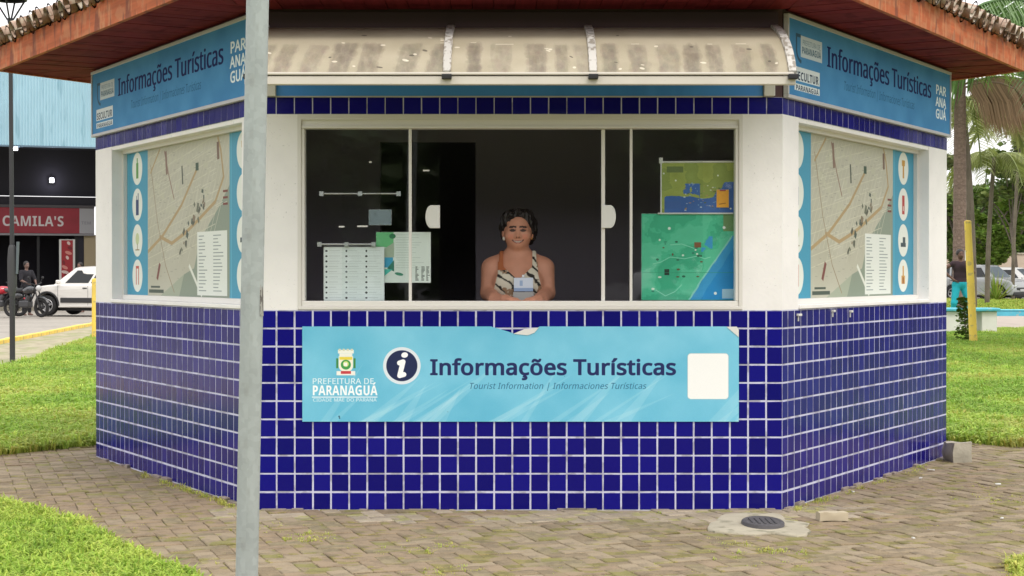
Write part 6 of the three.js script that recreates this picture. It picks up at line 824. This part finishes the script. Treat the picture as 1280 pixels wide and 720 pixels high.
{
  const gr = leafMat(0.22, 0.34, 0.09, 0.4), pale = leafMat(0.34, 0.40, 0.17, 0.4), dead = leafMat(0.27, 0.19, 0.14, 0.25), deadT = std({ map: colorTex(256, (u, v) => { const k = 0.45 + 1.0 * fbm(u * 30, v * 60, 5, 30); return [0.20 * k, 0.145 * k, 0.115 * k]; }), roughness: 0.95, bumpMap: fineBump, bumpScale: 0.03 });
  const at = (px, d) => { const [x, , z] = W(px, 342, d); return [x, 0, z]; };
  palm('tall palm with thick grey-brown trunk and a dead brown frond right of the kiosk', at(1199.5, 46), { h: 7.8, r: 0.175, seed: 5, fronds: 15, len: 3.2, ll: 0.95, mat: gr, deadMat: dead, bark: deadT, dead: { 0: { a: Math.PI / 2 - 0.15, len: 1.9, droop: 0.36, ll: 1.2, dy: 1.35 }, 1: { a: -1.3, len: 1.3, droop: 0.9, ll: 0.9, dy: 1.3 }, 2: { a: 1.0, len: 1.6, droop: 0.45, ll: 1.1, dy: 1.45 } } });
  palm('pale green palm with a slim leaning trunk behind the tall palm', at(1216, 62), { h: 7.6, r: 0.14, lean: -0.4, seed: 21, fronds: 14, len: 3.4, ll: 1.0, lw: 0.04, mat: pale, deadMat: dead });
  palm('palm beyond the right edge, its long green fronds showing above the roof corner', at(1352, 30), { h: 5.6, r: 0.15, seed: 33, fronds: 22, len: 3.9, ll: 1.0, lw: 0.028, mat: leafMat(0.16, 0.28, 0.11, 0.4), deadMat: dead });
  palm('pale drooping palm between the slim leaning palm and the bright bushy tree', at(1234, 72), { h: 6.3, r: 0.1, lean: 0.3, seed: 55, fronds: 13, len: 2.6, ll: 0.8, lw: 0.03, mat: pale, deadMat: dead });
  palm('slim palm among the trees at the right edge', at(1266, 84), { h: 9.5, r: 0.085, lean: 0.5, seed: 44, fronds: 13, len: 3.6, ll: 1.0, lw: 0.05, mat: pale, deadMat: dead });
  const spots = [
    ['broad dark green tree at the right edge, behind the parked cars', at(1300, 96), { h: 10.2, w: 2.3, r: 0.3, seed: 101, color: [0.085, 0.14, 0.045], n: 8400, low: 0.22, leaf: 0.23 }],
    ['bright green bushy tree behind the silver car', at(1242, 99), { h: 6.0, w: 1.7, r: 0.14, seed: 102, color: [0.22, 0.35, 0.075], n: 8400, low: 0.1, leaf: 0.23 }],
    ['light green tree behind the palm trunk, left of the bright bushy one', at(1200, 104), { h: 6.9, w: 1.8, r: 0.18, seed: 103, color: [0.17, 0.27, 0.08], n: 7200, low: 0.12, leaf: 0.23 }],
    ['mid green tree far behind the parked cars, under the gap of sky', at(1262, 122), { h: 8.6, w: 2.6, r: 0.3, seed: 104, color: [0.10, 0.16, 0.06], n: 9000, low: 0.18, leaf: 0.23 }],
    ['grey-green tree seen just beside the kiosk wall, left of the palm', at(1180, 112), { h: 9.5, w: 1.3, r: 0.2, seed: 105, color: [0.18, 0.23, 0.11], n: 5000, low: 0.08, leaf: 0.3 }],
    ['thin pale-trunked tree leaning at the right edge behind the white car', at(1272, 93), { h: 9.2, w: 1.5, r: 0.1, lean: -0.4, seed: 106, color: [0.14, 0.2, 0.06], n: 900, low: 0.62, leaf: 0.32 }],
    ['large tree beyond the right edge of the picture', at(1385, 92), { h: 13, w: 4, r: 0.32, seed: 107, color: [0.09, 0.15, 0.045], n: 6000, low: 0.2 }],
    ['large tree hidden behind the kiosk', at(1085, 108), { h: 10, w: 3.6, r: 0.3, seed: 108, color: [0.1, 0.16, 0.05], n: 5000, low: 0.2 }],
    ['unseen tree added far right to darken the tile reflections, the nearest one there', [19, 0, -24], { h: 8, w: 3.4, r: 0.2, seed: 111, color: [0.07, 0.12, 0.035], n: 3500, low: 0.12, leaf: 0.5 }],  // from here to the list end: added out of view, darkening tile reflections
    ['unseen tree added far right to darken the tile reflections, the middle one there', [28, 0, -36], { h: 10, w: 4.4, r: 0.25, seed: 112, color: [0.07, 0.12, 0.035], n: 3500, low: 0.12, leaf: 0.55 }],
    ['unseen tree added far right to darken the tile reflections, the farthest one there', [33, 0, -54], { h: 12, w: 5, r: 0.25, seed: 113, color: [0.07, 0.12, 0.035], n: 3500, low: 0.12, leaf: 0.6 }],
    ['unseen tree added far left to darken the tile reflections, the nearer one', [-24, 0, -30], { h: 9, w: 4.4, r: 0.25, seed: 114, color: [0.07, 0.12, 0.035], n: 3500, low: 0.12, leaf: 0.55 }],
    ['unseen tree added far left to darken the tile reflections, the farther one', [-34, 0, -42], { h: 11, w: 5, r: 0.25, seed: 115, color: [0.07, 0.12, 0.035], n: 3500, low: 0.12, leaf: 0.6 }],
  ];
  for (const [l, p, o] of spots) tree(l, p, o);
  [[1186, 128, 8, 121, 'far tree in the background row, left of the leaning yellow post'], [1222, 134, 7.6, 122, 'far tree in the background row, above the silver car'], [1256, 138, 8.4, 123, 'far tree in the background row, above the white car'], [1292, 132, 9.5, 124, 'far tree in the background row, beyond the right edge']].forEach(([px, d, h, seed, l]) => tree(l, at(px, d), { h, w: 2.4, r: 0.2, seed, color: [0.11, 0.17, 0.07], n: 3600, low: 0.06, leaf: 0.5 }));
  const wood = new THREE.Mesh(leafCloud(26000, (r) => { const x = -34 + 92 * r(), top = 6.2 + 2.6 * (fbm(x * 0.22 + 30, 3.3, 3) - 0.5) * 2, y = 0.2 + (top - 0.2) * Math.sqrt(r()); return [x, y, -150 + 5 * (r() - 0.5)]; }, 0.62, 909), leafMat(0.10, 0.155, 0.065)); wood.name = numbered('distant_wood'); wood.userData.kind = 'stuff'; tag(wood, 'far line of dense green trees closing the view behind the parked cars', 'wood'); scene.add(wood);
  // beige wall far behind the cars
  const bw = thing('garden_wall', 'low beige wall far behind the white car at the right edge', 'wall', at(1268, 110)); part(bw, 'masonry', boxUV(bx(-9, 14, 0, 2.6, -0.15, 0.15)), std({ map: plasterT, color: lin(0.72, 0.6, 0.48), roughness: 0.9 })); part(bw, 'coping', boxUV(rbx(-9, 14, 2.602, 2.7, -0.22, 0.22, 0.02)), M.concrete);
  // plants
  const sp = thing('spiky_plant', 'yellow-green spiky plant in the grass in front of the silver car', 'plant', at(1245, 82)); const bl = []; for (let i = 0; i < 46; i++) { const a = i * 2.4, el = 0.35 + 1.0 * rr(0, 1), L = rr(0.9, 1.7), g = new THREE.ConeGeometry(0.07, L, 4).scale(1, 1, 0.35).translate(0, L / 2, 0).rotateX(Math.PI / 2 - el).rotateY(a); bl.push(paint(prep(g), [rr(0.8, 1.3), rr(0.8, 1.2), 0.9])); } part(sp, 'blades', merge(bl), leafMat(0.30, 0.38, 0.06, 0.3));
  const vine = thing('climbing_weed', 'dark leafy weed growing round the foot of the leaning yellow post', 'weed', at(1209, 33)); part(vine, 'leaves', leafCloud(420, (q) => { const h = q(), a = q() * 6.28, r = 0.2 * (1 - 0.6 * h) * Math.sqrt(q()); return [-0.03 - h * 0.05 + Math.cos(a) * r, 0.03 + h * 0.85, Math.sin(a) * r]; }, 0.075, 9), leafMat(0.09, 0.16, 0.03)); part(vine, 'stem', merge([tube([[0, -0.02, 0], [-0.05, 0.4, 0.03], [-0.06, 0.9, 0]], 0.012, 10, 5), tube([[0.02, -0.02, 0], [0.03, 0.3, 0.05], [0.0, 0.6, 0.03]], 0.01, 10, 5)]), barkM);
  // trees across the street, behind the viewer: what the dark panes mirror
  [[-14, 27, 6.6], [-6.5, 29, 6.2], [0.5, 26, 6], [7, 28, 6.8], [14, 26, 6.4], [22, 30, 7], [-23, 31, 7]].forEach(([x, z, h], i) => tree(['tree across the street behind the viewer, far left of the row', 'tree across the street behind the viewer, second from the left in the row', 'tree across the street behind the viewer, straight behind', 'tree across the street behind the viewer, just right of the middle', 'tree across the street behind the viewer, right part of the row', 'tree across the street behind the viewer, far right end of the row', 'tree across the street behind the viewer, far left end of the row'][i], [x, 0, z], { h, w: 4.6, r: 0.22, seed: 300 + i, color: [0.05, 0.09, 0.028], n: 5200, low: 0.04, blobs: 16, leaf: 0.6 }));
}

scene.traverse((o) => { if (o.isMesh) { o.castShadow = true; o.receiveShadow = true; } });
camera.far = 900; camera.updateProjectionMatrix();
renderer.render(scene, camera);
